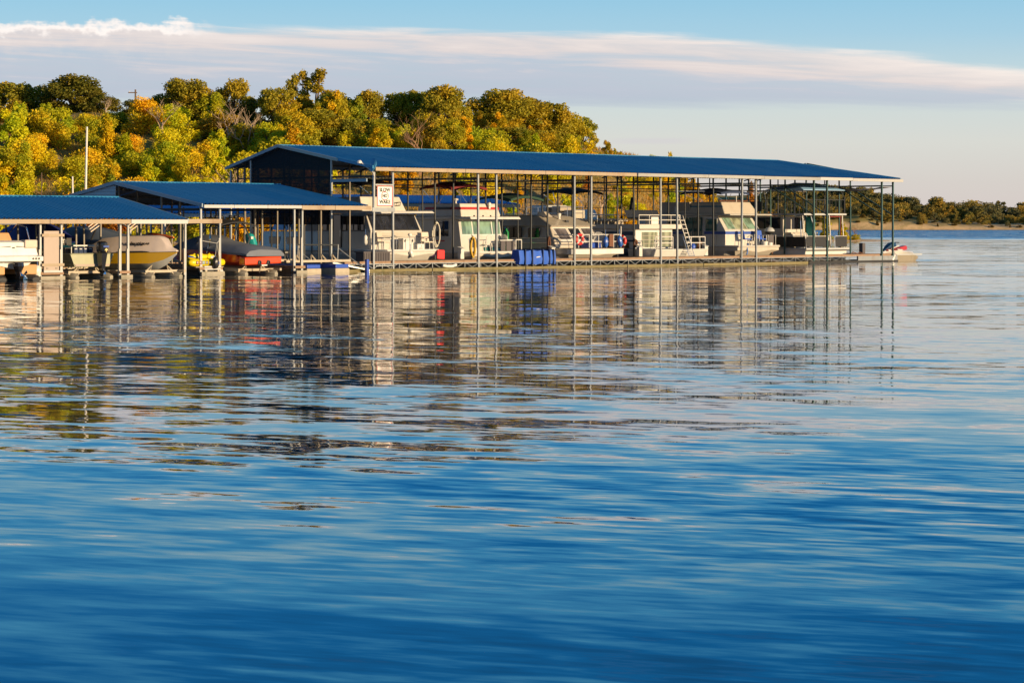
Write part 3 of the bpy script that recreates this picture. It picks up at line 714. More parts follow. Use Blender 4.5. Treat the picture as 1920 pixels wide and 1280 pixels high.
# far shore woods
FT = [oak(71+i, (7,8.5,6,9)[i], (5.6,4.6,6.4,5.0)[i], n=2600, size=.42, nl=(15,22,12,26)[i], trunk=.02) for i in range(4)]
FCOL = [(.27,.21,.055), (.20,.175,.065), (.33,.25,.055), (.18,.17,.08), (.38,.27,.055)]
for row in range(8):
    for c in range(35):
        s = .8+c*.130+rnd.uniform(-.06,.06)+row*.03; t = .125+row*.085+rnd.uniform(-.03,.03)+(.0 if s > 2.8 else .03)
        if s > 5.3: continue
        q = far_ground(s, t); k = rnd.uniform(.55,1.3)*(.8 if row < 2 else 1.05 if row < 5 else 1.3); cr, tr = FT[rnd.randrange(4)]
        plant('far_tree', 'small dark autumn tree in the woods across the lake', 'tree', (q.x, q.y, q.z-.4), k*1.05, k*1.0, rnd.uniform(0,6.28), [('crown', cr), ('trunk', tr)] if row < 2 else [('crown', cr)],
              FCOL[rnd.randrange(5)], 'trees in the woods across the lake')
for i in range(26):
    s = 1.4+rnd.random()*3.8; q = far_ground(s, .055+rnd.random()*.05); o = bpy.data.objects.new('far_shrub', SHRUBS[i % 6]); COL.objects.link(o)
    o.location = q; k = rnd.uniform(.5,1.0); o.scale = (k*1.4, k*1.4, k*.8); o.color = (.17,.12,.03,1)
    o['label'] = 'low shrub at the foot of the woods on the far sandy bank'; o['category'] = 'shrub'; o['group'] = 'shrubs on the far sandy bank'
# poles on the land
mb = MB(); y = 300; x = px(254, y); z0 = ground(x, y); zt = 2.4+(421-168)/4533.33*y
pole = thing('utility_pole', 'wooden utility pole on the crest left of the pale bare tree', 'utility pole'); pole.location = (x, y, z0-.5); pole.rotation_euler = (0,0,0)
mb.bar((0,0,0), (0,0,zt-z0+.5), .13, 7, .10); part('pole', mb, 'wood_pole', pole)
h = zt-z0+.5
mb = MB(); mb.box(-.9,.2,-.06,.06,h-.45,h-.33); part('crossarm', mb, 'wood_pole', pole)
mb = MB(); mb.lathe([(.18,-.35),(.2,-.3),(.2,.25),(.12,.32)], (.3,0,h-1.5), 8); part('transformer', mb, 'galv_old', pole)
mb = MB(); mb.lathe([(.05,0),(.07,.05),(.04,.15)], (-.75,0,h-.33), 6); part('insulator', mb, 'white_gel', pole)
for p, pb, tp, y, r_, m_, lab in ((163,158,232,158,.09,'pole_white','tallest bare white mast rising behind the nearest boat shed'), (136,138,325,158,.07,'pole_white','short white mast left of the tall white mast'), (78,78,318,158,.045,'wood_pole','thin dark pole rising behind the nearest blue roof')):
    mb = MB(); xt = px(p, y); xb = px(pb, y); zt = 2.4+(421-tp)/4533.33*y; ztb = 3.0
    mb.bar((0,0,0), (xt-xb, 0, zt), r_, 8, r_*.7); me = mb.mesh('mast', smooth=True); me.materials.append(MATS[m_]); o = bpy.data.objects.new('mast', me); COL.objects.link(o)
    o.location = (xb, y, -.2); o['label'] = lab; o['category'] = 'mast'
# ------------------------------------------------------------------ boat sheds on floats
def ribbed(u0, u1, lo0, lo1, hi0, hi1, pitch=.25, rib=.055):
    """ribbed roofing sheet; lo/hi: (v,z) of lower and upper edge at u0 and u1; outside up"""
    n = max(1, round((u1-u0)/pitch)); us = []
    for i in range(n):
        a = u0+(u1-u0)*i/n; w_ = (u1-u0)/n
        us += [(a, 0), (a+w_*.5, 0), (a+w_*.62, rib), (a+w_*.86, rib)]
    us.append((u1, 0)); mb = MB(); vs = []
    for u, dz in us:
        f = (u-u0)/(u1-u0)
        for e0, e1 in ((lo0, lo1), (hi0, hi1)):
            vs.append((u, e0[0]*(1-f)+e1[0]*f, e0[1]*(1-f)+e1[1]*f+dz))
    mb.add(vs, [(2*i, 2*i+2, 2*i+3, 2*i+1) for i in range(len(us)-1)] if lo0[0] < hi0[0] else [(2*i+1, 2*i+3, 2*i+2, 2*i) for i in range(len(us)-1)])
    return mb
def post(root, u, v, z0, z1, w_, m, name='post'):
    key = (m, name, round(z1-z0, 2), w_)
    if key not in UNITS:
        me = MB().box(-w_/2, w_/2, -w_/2, w_/2, 0, z1-z0).mesh(name); me.materials.append(MATS[m]); UNITS[key] = me
    o = bpy.data.objects.new(name, UNITS[key]); COL.objects.link(o); o.parent = root; off = OFF[root]
    o.location = (u-off[0], v-off[1], z0-off[2]); o.rotation_euler = (R(rnd.uniform(-.35,.35)), R(rnd.uniform(-.35,.35)), 0); OFF[o] = (u, v, z0)
    return o
UNITS = {}
def roof_run(root, ua, ub, front, ridge, back, m, wpan=1.0, hip=0):
    n = round((ub-ua)/wpan); wpan = (ub-ua)/n
    fm = ribbed(0, wpan, front, front, ridge, ridge).mesh('roof_panel', fix=False); fm.materials.append(MATS[m])
    bm_ = ribbed(0, wpan, back, back, ridge, ridge).mesh('roof_panel', fix=False); bm_.materials.append(MATS[m])
    off = OFF[root]
    for i in range(n):
        u = ua+i*wpan
        for me in (fm, bm_):
            o = bpy.data.objects.new('roof_panel', me); COL.objects.link(o); o.parent = root; o.location = (u-off[0], -off[1], -off[2]+.012*math.sin(u*.9)+rnd.uniform(-.006,.006))
    return n
# ---- tall shed: front eave v=-.4, ridge v=7.07, back eave v=11.35
FE, RG, BE = (-.42, 5.36), (7.07, 6.62), (11.45, 5.50)
shed = thing('boat_shed', 'tallest and longest blue roofed open boat shed over the houseboats', 'boat shed')
UEND, UR = 46.0, 42.6
roof_run(shed, -.45, UR, FE, RG, BE, 'roof_blue')
def hipz(v0, z0, f): return (v0[0]*(1-f)+z0[0]*f, v0[1]*(1-f)+z0[1]*f)
for i in range(4):                                   # the last sheets are cut along the hip
    a, b = UR+.85*i, UR+.85*(i+1)
    fa, fb = 1-i/4, 1-(i+1)/4
    for E in (FE, BE):
        mbp = ribbed(a, b, E, E, hipz(E, RG, fa), hipz(E, RG, max(.004, fb)))
        me = mbp.mesh('roof_panel', fix=False); part('roof_panel', None, '', shed, share=me); me.materials.append(MATS['roof_blue'])
mb = MB(); mb.add([(UEND,FE[0],FE[1]+.012),(UEND,BE[0],BE[1]+.012),(UR,RG[0],RG[1]+.012)], [(0,1,2)])
me = mb.mesh('hip_panel', fix=False); me.materials.append(MATS['roof_blue']); part('hip_panel', None, '', shed, share=me)
mb = MB(); mb.tube([(-.5,RG[0],RG[1]+.03),(UR,RG[0],RG[1]+.03),(UEND,FE[0],FE[1]+.03)], .05, 5); part('ridge_cap', mb, 'roof_blue', shed)
# eave boards: rusty tan lengths, then pale gutter
a = -.3
for b in (6.2, 12.4, 20.0):
    mb = MB(); mb.box(a, b-.03, -.52,-.44, 5.17, 5.36); part('fascia', mb, 'tan_fascia', shed); a = b
for b, z in ((26.3,5.37),(31.6,5.37),(37.2,5.36),(40.6,5.38),(46.08,5.36)):
    mb = MB(); mb.prism([(a,-.44,z),(a,-.62,z-.02),(a,-.60,z-.20),(a,-.44,z-.20)], (b-a-.02,0,0)); part('gutter', mb, 'grey_gutter' if b < 38 else 'white_gutter', shed); a = b
# gable trim at the near end
for p, q, m_ in (((-.47,-.5,5.40),(-.47,2.2,5.86),'roof_blue'), ((-.49,2.2,5.82),(-.49,7.07,6.66),'grey_gutter'), ((-.49,7.07,6.66),(-.49,11.5,5.52),'roof_edge')):
    mb = MB(); mb.hexa([(p[0]-.03,p[1],p[2]-.12),(p[0]+.03,p[1],p[2]-.12),(q[0]+.03,q[1],q[2]-.12),(q[0]-.03,q[1],q[2]-.12)], [(p[0]-.03,p[1],p[2]+.04),(p[0]+.03,p[1],p[2]+.04),(q[0]+.03,q[1],q[2]+.04),(q[0]-.03,q[1],q[2]+.04)]); part('rake_trim', mb, m_, shed)
def roofz(v): return (FE[1]+(v-FE[0])/(RG[0]-FE[0])*(RG[1]-FE[1])) if v < RG[0] else (RG[1]+(v-RG[0])/(BE[0]-RG[0])*(BE[1]-RG[1]))
PU = [(0,1.39),(7.66,9.05),(15.26,16.64),(22.67,24.15),(30.11,31.55),(37.26,38.69),(44.51,45.74)]
ROWS = (0, 3.4, 7.07, 11.0)
for i, pr in enumerate(PU):
    for u in pr:
        for v in ROWS:
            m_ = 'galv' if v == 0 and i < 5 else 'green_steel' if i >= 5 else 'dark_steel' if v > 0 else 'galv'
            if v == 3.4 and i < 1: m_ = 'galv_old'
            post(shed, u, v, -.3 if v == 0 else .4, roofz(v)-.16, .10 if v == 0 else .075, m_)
        mb = MB()
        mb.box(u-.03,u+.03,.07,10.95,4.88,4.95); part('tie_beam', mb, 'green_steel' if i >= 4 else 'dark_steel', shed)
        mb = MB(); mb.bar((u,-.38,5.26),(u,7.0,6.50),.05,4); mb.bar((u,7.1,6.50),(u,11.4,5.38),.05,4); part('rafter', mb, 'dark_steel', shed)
        if i >= 5:
            mb = MB(); mb.bar((u,3.36,4.82),(u,.06,3.05),.045,4); part('brace', mb, 'green_steel', shed)
    for v in (3.4, 11.0):                             # mid posts along the finger docks
        post(shed, sum(pr)/2, v+1.7 if v < 11 else v-2.0, .4, roofz(v+1.7 if v < 11 else v-2.0)-.16, .055, 'dark_steel')
for v in (0.25, 2.0, 3.55, 5.3, 6.9, 7.3, 8.8, 10.3):
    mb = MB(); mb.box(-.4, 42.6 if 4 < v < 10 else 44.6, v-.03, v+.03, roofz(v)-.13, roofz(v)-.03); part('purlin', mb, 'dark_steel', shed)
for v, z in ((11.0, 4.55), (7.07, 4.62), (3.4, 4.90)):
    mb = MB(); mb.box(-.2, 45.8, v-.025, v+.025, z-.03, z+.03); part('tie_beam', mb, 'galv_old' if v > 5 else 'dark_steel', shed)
# shade screen on the near gable with its posts
mb = MB(); mb.plate([(-.30,9.47,2.4),(-.30,2.9,2.4),(-.30,2.9,roofz(2.9)-.12),(-.30,9.47,roofz(9.47)-.12)], .02)
mb.prism([(-.30,2.9,roofz(2.9)-.12),(-.30,9.47,roofz(9.47)-.12),(-.30,7.07,6.48)], (.02,0,0)); part('shade_screen', mb, 'mesh_screen', shed)
for v in (2.9, 9.47): post(shed, -.36, v, .4, roofz(v)-.1, .09, 'galv', 'screen_post')
for v in (4.6, 6.4, 7.9): post(shed, -.20, v, .4, roofz(v)-.14, .06, 'dark_steel', 'screen_post')
post(shed, -.36, 11.2, .4, 5.35, .10, 'galv', 'screen_post'); post(shed, -.1, 10.3, .4, 5.5, .10, 'galv_old', 'screen_post')
mb = MB(); mb.box(-.40,-.32,2.95,11.2,3.85,3.97); part('tie_beam', mb, 'galv', shed)
mb = MB(); mb.box(-.40,-.32,.1,2.85,4.62,4.78); part('tie_beam', mb, 'roof_edge', shed)
# front walkway, fingers and back walkway on floats
def deck(root, a, b, c, d, z=.5):
    mb = MB(); mb.box(a,b,c,d,z-.12,z); return part('decking', mb, 'deck_wood', root)
deck(shed, -1.9, 46.2, .08, 1.5); deck(shed, -1.0, 46.2, 11.2, 12.6)
for pr in PU[:-1]: deck(shed, pr[0]+.06, pr[1]-.06, 1.5, 11.2)
deck(shed, 44.55, 45.7, 1.5, 11.2)
for a, b in ((-1.9,4.1),(4.12,11.2),(11.22,19.6),(19.62,26.4),(26.42,36.6)):
    mb = MB(); mb.box(a,b-.03,-.14,.06,-.1,.10); part('float_beam', mb, 'float_beam', shed, bevel=.02)
mb = MB(); mb.box(36.7,46.2,-.10,.06,-.1,.10); part('float_beam', mb, 'float_dark', shed)
mb = MB(); mb.box(41.9,46.2,-.05,.06,.10,.38); part('skirt_board', mb, 'galv', shed)
TW = MB(); TW.box(-.6,-.56,0,.04,.12,.38); TW.bar((-.56,.02,.38),(-.02,.02,.13),.016,4); TW.bar((.58,.02,.38),(.02,.02,.13),.016,4); TW.box(-.6,.6,.005,.035,.34,.38)
twm = TW.mesh('truss_web'); twm.materials.append(MATS['galv'])
for i in range(36):
    o = bpy.data.objects.new('truss_web', twm); COL.objects.link(o); o.parent = shed; o.location = (-1.2+1.2*i, -.02, 0)
for i in range(16):
    mb = MB(); mb.box(-1.7+2.95*i, .2+2.95*i, .25, 1.4, -.35, .14); part('float', mb, 'float_dark', shed)
# ---- warning sign hung between the first two front posts
sg = thing('warning_sign', 'white square sign reading slow no wake between the first two tall posts', 'sign', (.70,-.10,0))
mb = MB(); mb.box(.16,1.24,-.115,-.10,3.36,4.40); part('sign_panel', mb, 'sign_white', sg)
mb = MB()
for b in ((.16,1.24,4.362,4.40),(.16,1.24,3.36,3.398)): mb.box(b[0],b[1],-.122,-.1155,b[2],b[3])
for a in (.16,1.202): mb.box(a,a+.038,-.122,-.1155,3.40,4.36)
part('sign_border', mb, 'sign_red', sg)
mb = MB(); mb.tube([(.70+.25*math.cos(t_*math.pi/18), -.121, 3.885+.21*math.sin(t_*math.pi/18)) for t_ in range(36)], .017, 4, closed=True); part('circle', mb, 'sign_red', sg)
lettering('SLOW', .27, 'sign_ink', sg, (.70,-.12,4.19), bold=.009, width=.76); lettering('NO', .24, 'sign_ink', sg, (.70,-.12,3.885), bold=.009, width=.34); lettering('WAKE', .27, 'sign_ink', sg, (.70,-.12,3.57), bold=.009, width=.80)
mb = MB(); mb.box(.07,1.32,-.09,-.04,4.42,4.50); part('hanger', mb, 'galv', sg)
mb = MB(); mb.box(-.15,1.45,-.10,-.07,3.06,3.28); part('bracket_plate', mb, 'galv', sg)
# ---- lamp at the near corner
fl = thing('dock_lamp', 'blue shaded lamp with a white arm at the near corner of the tall roof', 'lamp', (-.35,-.3,0))
mb = MB(); mb.bar((-.06,-.15,4.85),(-.30,-.30,5.10),.03,6); mb.bar((-.30,-.30,5.10),(-.55,.35,5.62),.035,6); part('arm', mb, 'white_gel', fl)
mb = MB(); mb.lathe([(.12,0),(.13,.10),(.06,.16)], (-.6,.40,5.56), 8); part('bulb_housing', mb, 'white_gel', fl)
mb = MB(); mb.loft([[(-.45+.05*i+.0,-.35+r_*math.cos(k*math.pi/5),5.22+.12*i+r_*math.sin(k*math.pi/5)) for k in range(10)] for i, r_ in ((0,.10),(1,.2),(3,.26))]); part('shade', mb, 'roof_blue', fl, smooth=True)
# torn tarp under the far end of the roof
mb = MB(); gr = []
for i in range(15):
    u = 44.6+.1*i; f = i/14
    gr.append([(44.5+.085*i, 3.2-3.0*j/6-(.1 if j==6 else 0), 4.84-.20*math.sin(math.pi*j/6)*(1-.4*f)-(.18*abs(math.sin(i*1.7)) if j in (0,1) else 0)) for j in range(7)])
mb.sheet(gr, .02); single('torn_tarp', mb, 'taupe_paint', 'torn grey tarp sagging under the far right end of the tall roof', 'tarp', (45.1,1.6,4.7))

# ---- middle low shed
FE2, RG2, BE2 = (-1.0, 3.36), (6.0, 4.50), (12.4, 3.42)
s2 = thing('boat_shed', 'middle boat shed with a blue roof ending at the slow no wake sign', 'boat shed', (-6.5,0,0))
roof_run(s2, -11.95, -1.25, FE2, RG2, BE2, 'roof_blue', .97)
mb = MB(); mb.tube([(-12,6.0,4.53),(-1.2,6.0,4.53)], .05, 5); part('ridge_cap', mb, 'roof_blue', s2)
a = -11.95
for b, m_ in ((-10.1,'white_gutter'),(-8.0,'white_gutter'),(-5.8,'white_gutter'),(-3.6,'tan_fascia'),(-1.15,'tan_fascia')):
    mb = MB(); mb.box(a,b-.02,-1.14,-1.03,3.14 if m_ != 'white_gutter' else 3.20,3.35); part('gutter' if m_ == 'white_gutter' else 'fascia', mb, m_, s2); a = b
for p, q in (((-12.0,-1.05,3.38),(-12.0,6.0,4.54)),((-12.0,6.0,4.54),(-12.0,12.5,3.46))):
    mb = MB(); mb.hexa([(p[0]-.03,p[1],p[2]-.14),(p[0]+.03,p[1],p[2]-.14),(q[0]+.03,q[1],q[2]-.14),(q[0]-.03,q[1],q[2]-.14)], [(p[0]-.03,p[1],p[2]+.03),(p[0]+.03,p[1],p[2]+.03),(q[0]+.03,q[1],q[2]+.03),(q[0]-.03,q[1],q[2]+.03)]); part('rake_trim', mb, 'roof_edge', s2)
def rz2(v): return FE2[1]+(v-FE2[0])/7.0*1.14 if v < 6 else RG2[1]-(v-6)/6.4*1.08
for i in range(8):                                    # lap siding on the back half of the gable
    z0 = 3.30+.15*i; v1 = min(12.2, 6+(4.42-z0-.15)/1.08*6.4)
    if v1 < 6.3: continue
    mb = MB(); mb.hexa([(-11.93,6.0,z0),(-11.89,6.0,z0),(-11.89,v1+.8,z0),(-11.93,v1+.8,z0)], [(-11.90,6.0,z0+.145),(-11.89,6.0,z0+.145),(-11.89,v1,z0+.145),(-11.90,v1,z0+.145)]); part('siding_board', mb, 'siding', s2)
for u in (-11.8,-10.66,-5.94,-5.45,-3.0,-1.5):
    for v in (-.7, 2.4, 5.9, 9.2, 12.0):
        if v == -.7 and u in (-3.0,-1.5): continue
        po = post(s2, u, v, -.2 if v < 0 else .35, rz2(v)-.15, .09 if v < 0 else .075, 'galv' if v < 0 else 'galv_old')
        if v == -.7:
            mb = MB(); mb.box(u-.09,u-.046,v-.05,v+.05,.10,1.75); part('sleeve', mb, 'sleeve', po)
for u in (-11.85,-10.66,-5.7,-1.6):
    mb = MB(); mb.box(u-.03,u+.03,-.6,12,3.12,3.20); part('tie_beam', mb, 'dark_steel', s2)
for v in (.5, 2.5, 4.4, 7.5, 9.5, 11.5):
    mb = MB(); mb.box(-11.85,-1.3,v-.03,v+.03,rz2(v)-.12,rz2(v)-.03); part('purlin', mb, 'dark_steel', s2)
for a, b, c, d in ((-12.0,-10.6,-.85,12.6),(-6.0,-5.35,-.85,12.6),(-12,-1.0,12.0,13.2)): deck(s2, a, b, c, d, .35)
mb = MB(); mb.box(-11.95,-10.55,-.95,-.86,-.05,.14); part('float_beam', mb, 'lift_tank', s2); mb = MB(); mb.box(-6.0,-5.3,-.95,-.86,-.05,.12); part('float_beam', mb, 'lift_tank', s2)
for v in (0, 4, 8, 11):
    mb = MB(); mb.box(-11.9,-10.7,v-.6,v+.9,-.35,.2); part('float', mb, 'float_dark', s2)
# ---- nearest low shed
FE1, RG1, BE1 = (-3.35, 2.64), (1.95, 3.68), (7.3, 2.64)
s1 = thing('boat_shed', 'nearest boat shed with a low blue roof running out of frame on the left', 'boat shed', (-20,-3,0))
roof_run(s1, -36.0, -14.72, FE1, RG1, BE1, 'roof_blue', .97)
mb = MB(); mb.tube([(-36,1.95,3.71),(-14.7,1.95,3.71)], .05, 5); part('ridge_cap', mb, 'roof_blue', s1)
a = -36
for b, m_ in ((-27,'tan_fascia'),(-22.4,'tan_fascia'),(-18.0,'tan_fascia'),(-14.75,'white_gutter')):
    mb = MB(); mb.box(a,b-.03,-3.50,-3.39,2.44,2.63); part('gutter' if m_ == 'white_gutter' else 'fascia', mb, m_, s1); a = b
for p, q in (((-14.68,-3.4,2.66),(-14.68,1.95,3.71)),((-14.68,1.95,3.71),(-14.68,7.3,2.66))):
    mb = MB(); mb.hexa([(p[0]-.03,p[1],p[2]-.12),(p[0]+.03,p[1],p[2]-.12),(q[0]+.03,q[1],q[2]-.12),(q[0]-.03,q[1],q[2]-.12)], [(p[0]-.03,p[1],p[2]+.02),(p[0]+.03,p[1],p[2]+.02),(q[0]+.03,q[1],q[2]+.02),(q[0]-.03,q[1],q[2]+.02)]); part('rake_trim', mb, 'roof_edge', s1)
mb = MB(); mb.box(-14.72,-12.6,-3.30,-3.2,2.46,2.66); part('fascia', mb, 'tan_fascia', s1)
def rz1(v): return FE1[1]+(v-FE1[0])/5.3*1.04 if v < 1.95 else RG1[1]-(v-1.95)/5.35*1.04
for u in (-30.5,-29.5,-22.6,-21.47,-18.27,-17.82,-14.56):
    for v in (-3.0, .4, 3.6, 6.8):
        po = post(s1, u, v, -.2 if v == -3 else .3, rz1(v)-.12, .09 if v == -3 else .07, 'galv' if v == -3 else 'galv_old')
        if v == -3.0:
            mb = MB(); mb.box(u-.09,u-.046,v-.05,v+.05,.06,1.30); part('sleeve', mb, 'sleeve', po)
for u in (-26, -24.3, -20, -16.2): post(s1, u, 6.8, .3, rz1(6.8)-.12, .07, 'dark_steel')
for v in (-1.8, -.2, 3.2, 5.2):
    mb = MB(); mb.box(-35.9,-14.8,v-.03,v+.03,rz1(v)-.12,rz1(v)-.03); part('purlin', mb, 'dark_steel', s1)
for a, b, c, d in ((-30.6,-29.4,-3.1,7.2),(-22.7,-21.4,-3.1,7.2),(-18.35,-17.75,-3.1,7.2),(-36,-14.4,6.6,7.9)): deck(s1, a, b, c, d, .3)
for a, b in ((-22.7,-21.4),(-18.35,-17.7)):
    mb = MB(); mb.box(a,b,-3.2,-3.12,-.05,.12); part('float_beam', mb, 'lift_tank', s1)
# ---- two low sheds further back
def back_shed(label, ua, ub, fe, rg, be, loc, m_, fas):
    s = thing('boat_shed', label, 'boat shed', loc)
    roof_run(s, ua, ub, fe, rg, be, m_, 1.2)
    mb = MB(); mb.box(ua, ub, fe[0]-.12, fe[0]-.02, fe[1]-.22, fe[1]-.02); part('fascia', mb, fas, s)
    for p, q in ((fe, rg), (rg, be)):
        mb = MB(); u = ub+.03
        mb.hexa([(u-.03,p[0],p[1]-.14),(u+.03,p[0],p[1]-.14),(u+.03,q[0],q[1]-.14),(u-.03,q[0],q[1]-.14)], [(u-.03,p[0],p[1]+.03),(u+.03,p[0],p[1]+.03),(u+.03,q[0],q[1]+.03),(u-.03,q[0],q[1]+.03)]); part('rake_trim', mb, 'roof_edge', s)
    n = int((ub-ua)//4)
    for i in range(n+1):
        u = ub-.3-i*4.0
        for v in (fe[0]+.3, rg[0], be[0]-.3): post(s, u, v, -.2, (fe[1] if v != rg[0] else rg[1])-.2, .10, 'galv')
    for v in (fe[0]+.3, be[0]-.3):
        mb = MB(); mb.box(ua+.2, ub-.2, v-.6, v+.6, .1, .4); part('decking', mb, 'deck_wood', s)
    for u in (ub-.3, ub-4.3):
        mb = MB(); mb.box(u-.03,u+.03,fe[0]+.3,be[0]-.3,fe[1]-.9,fe[1]-.82); part('tie_beam', mb, 'dark_steel', s)
    return s
back_shed('far low boat shed with a pale roof, seen behind the red striped houseboat', 19.2, 39.6, (28.0,3.84), (32.2,4.44), (36.4,3.84), (30,30,0), 'roof_blue_pale', 'tan_fascia')
back_shed('far low boat shed with a white gutter, seen under the middle shed roof', 2.4, 14.4, (20.0,3.06), (23.6,3.72), (27.2,3.06), (8,23,0), 'roof_blue_pale', 'white_gutter')
# ------------------------------------------------------------------ boat parts
def scow(u0, u1, v0, v1, zd, rake=1.6, zb=-.3, nose=.82, flare=.18, lip=.28):
    """houseboat hull: blunt raked bow at v0, straight to the stern at v1"""
    mb = MB(); rings = []; uc = (u0+u1)/2; hw = (u1-u0)/2
    for t_ in (0, .12, .3, .5, .75, 1.0):
        v = v0+rake*t_; f = math.sin(t_*math.pi/2); w1 = hw*(nose+(1-nose)*f); zbb = zd-lip+(zb-zd+lip)*f; w2 = w1*(.62+.3*f)
        rings.append([(uc-w1,v,zd),(uc+w1,v,zd),(uc+w1,v,zd-lip*.8),(uc+w2,v,zbb+.10),(uc,v,zbb-.04),(uc-w2,v,zbb+.10),(uc-w1,v,zd-lip*.8)])
    rings.append([(x, v1, z) for x, _, z in rings[-1]])
    return mb.loft(rings)
def band(pts, h, th=.03):   # vertical strip along a path of (u,v,z), height h downwards, standing proud
    mb = MB()
    for a, b in zip(pts, pts[1:]):
        a = Vector(a); b = Vector(b); d = (b-a).normalized(); nrm = Vector((d.y,-d.x,0)).normalized()*th
        mb.hexa([a+Vector((0,0,-h)), b+Vector((0,0,-h)), b+nrm+Vector((0,0,-h)), a+nrm+Vector((0,0,-h))], [a, b, b+nrm, a+nrm])
    return mb
def rubrail(u0, u1, v0, v1, z, nose=.82, rake=1.6, h=.09, th=.05):
    uc = (u0+u1)/2; hw = (u1-u0)/2; pts = [(u0,v1,z)]
    for t_ in (1,.5,.12,0): pts.append((uc-hw*(nose+(1-nose)*math.sin(t_*math.pi/2)), v0+rake*t_-(.02 if t_==0 else 0), z))
    pts += [(2*uc-a, b, c) for a, b, c in reversed(pts)]
    return MB().tube(pts, h*.6, 5)
def fwin(b, z0, z1, u0, u1, th=.02):
    """pane on a front face; b(z) gives v of that face"""
    return MB().hexa([(u0,b(z0)-th,z0),(u1,b(z0)-th,z0),(u1,b(z0)+.02,z0),(u0,b(z0)+.02,z0)], [(u0,b(z1)-th,z1),(u1,b(z1)-th,z1),(u1,b(z1)+.02,z1),(u0,b(z1)+.02,z1)])
def swin(u, v0, v1, z0, z1, th=.02, lean=0.0):
    return MB().hexa([(u-th,v0,z0),(u+.02,v0,z0),(u+.02,v1,z0),(u-th,v1,z0)], [(u-th,v0+lean,z1),(u+.02,v0+lean,z1),(u+.02,v1,z1),(u-th,v1,z1)])
def window(root, mbp, glass, rim='white_gel', grow=.05, name='window'):
    """frame (grown, slightly behind) > pane"""
    vs = [Vector(v) for v in mbp.v]; c = sum(vs, Vector())/len(vs)
    ext = [max(abs(v[i]-c[i]) for v in vs) for i in range(3)]
    fr = MB(); k = [(ext[i]+grow)/max(ext[i], 1e-4) if ext[i] > .12 else 1 for i in range(3)]
    nrm = (vs[1]-vs[0]).cross(vs[4]-vs[0])
    th = min(range(2), key=lambda i: ext[i]); sh = Vector((0,0,0)); sh[th] = .012
    fr.add([Vector(((v.x-c.x)*k[0]+c.x, (v.y-c.y)*k[1]+c.y, (v.z-c.z)*k[2]+c.z))+sh for v in vs], mbp.f)
    f = part(name, fr, rim, root); part('pane', mbp, glass, f); return f
def rails(pts, posts, zs, r=.02, base=None, n=5):
    """tube rails through pts at heights zs with uprights at listed points"""
    mb = MB()
    for z in zs: mb.tube([(a, b, z) for a, b in pts], r, n)
    for a, b in posts: mb.bar((a, b, base), (a, b, max(zs)), r, n)
    return mb
def bimini(label, m, u0, u1, v0, v1, z, dip=.22, thick=.05, fm='chrome', zlow=3.0, feet=None, front_sag=.10):
    t_ = thing('bimini_top', label, 'bimini', ((u0+u1)/2, (v0+v1)/2, zlow))
    mb = MB(); gr = []
    for i in range(11):
        fu = i/10; row = []
        for j in range(9):
            fv = j/8
            zz = z-dip*(2*fu-1)**2-front_sag*(2*fv-1)**2*2.0-.07*abs(math.sin(fv*math.pi*2))*(1-(2*fu-1)**2)
            row.append((u0+(u1-u0)*fu, v0+(v1-v0)*fv, zz))
        gr.append(row)
    mb.sheet(gr, thick); c = part('canvas', mb, m, t_, smooth=True)
    # hanging edge all round
    mb = MB()
    edges = [gr[0], gr[-1], [r_[0] for r_ in gr], [r_[-1] for r_ in gr]]
    for e in edges:
        for a, b in zip(e, e[1:]):
            a = Vector(a); b = Vector(b); d = (b-a).normalized(); nn = Vector((d.y,-d.x,0)).normalized()*.012; dn = Vector((0,0,-.13))
            mb.hexa([a-nn+dn, b-nn+dn, b+nn+dn, a+nn+dn], [a-nn, b-nn, b+nn, a+nn])
    part('valance', mb, m, c)
    vm = (v0+v1)/2; um = (u0+u1)/2
    for sgn, uu in ((-1,u0+.05),(1,u1-.05)):
        mb = MB(); za = z-dip-front_sag*2
        foot = (uu+(um-uu)*.12, vm, zlow)
        for vv in (v0+.08, vm-.3, vm+.35, v1-.08):
            zz = z-dip-front_sag*2*((vv-vm)/((v1-v0)/2))**2
            mb.tube([foot, (uu, (foot[1]+vv)/2, (zlow+zz)/2), (uu, vv, zz)], .016, 5)
        part('bow_frame', mb, fm, t_)
    mb = MB()
    for uu, vv in ((u0+.1,v0+.1),(u1-.1,v0+.1),(u0+.1,v1-.1),(u1-.1,v1-.1)): mb.bar((uu,vv,z-dip-front_sag*2),(uu+(um-uu)*.05,vv+(vm-vv)*-.25,zlow),.008,4)
    part('strap', mb, 'black_canvas', t_)
    return t_
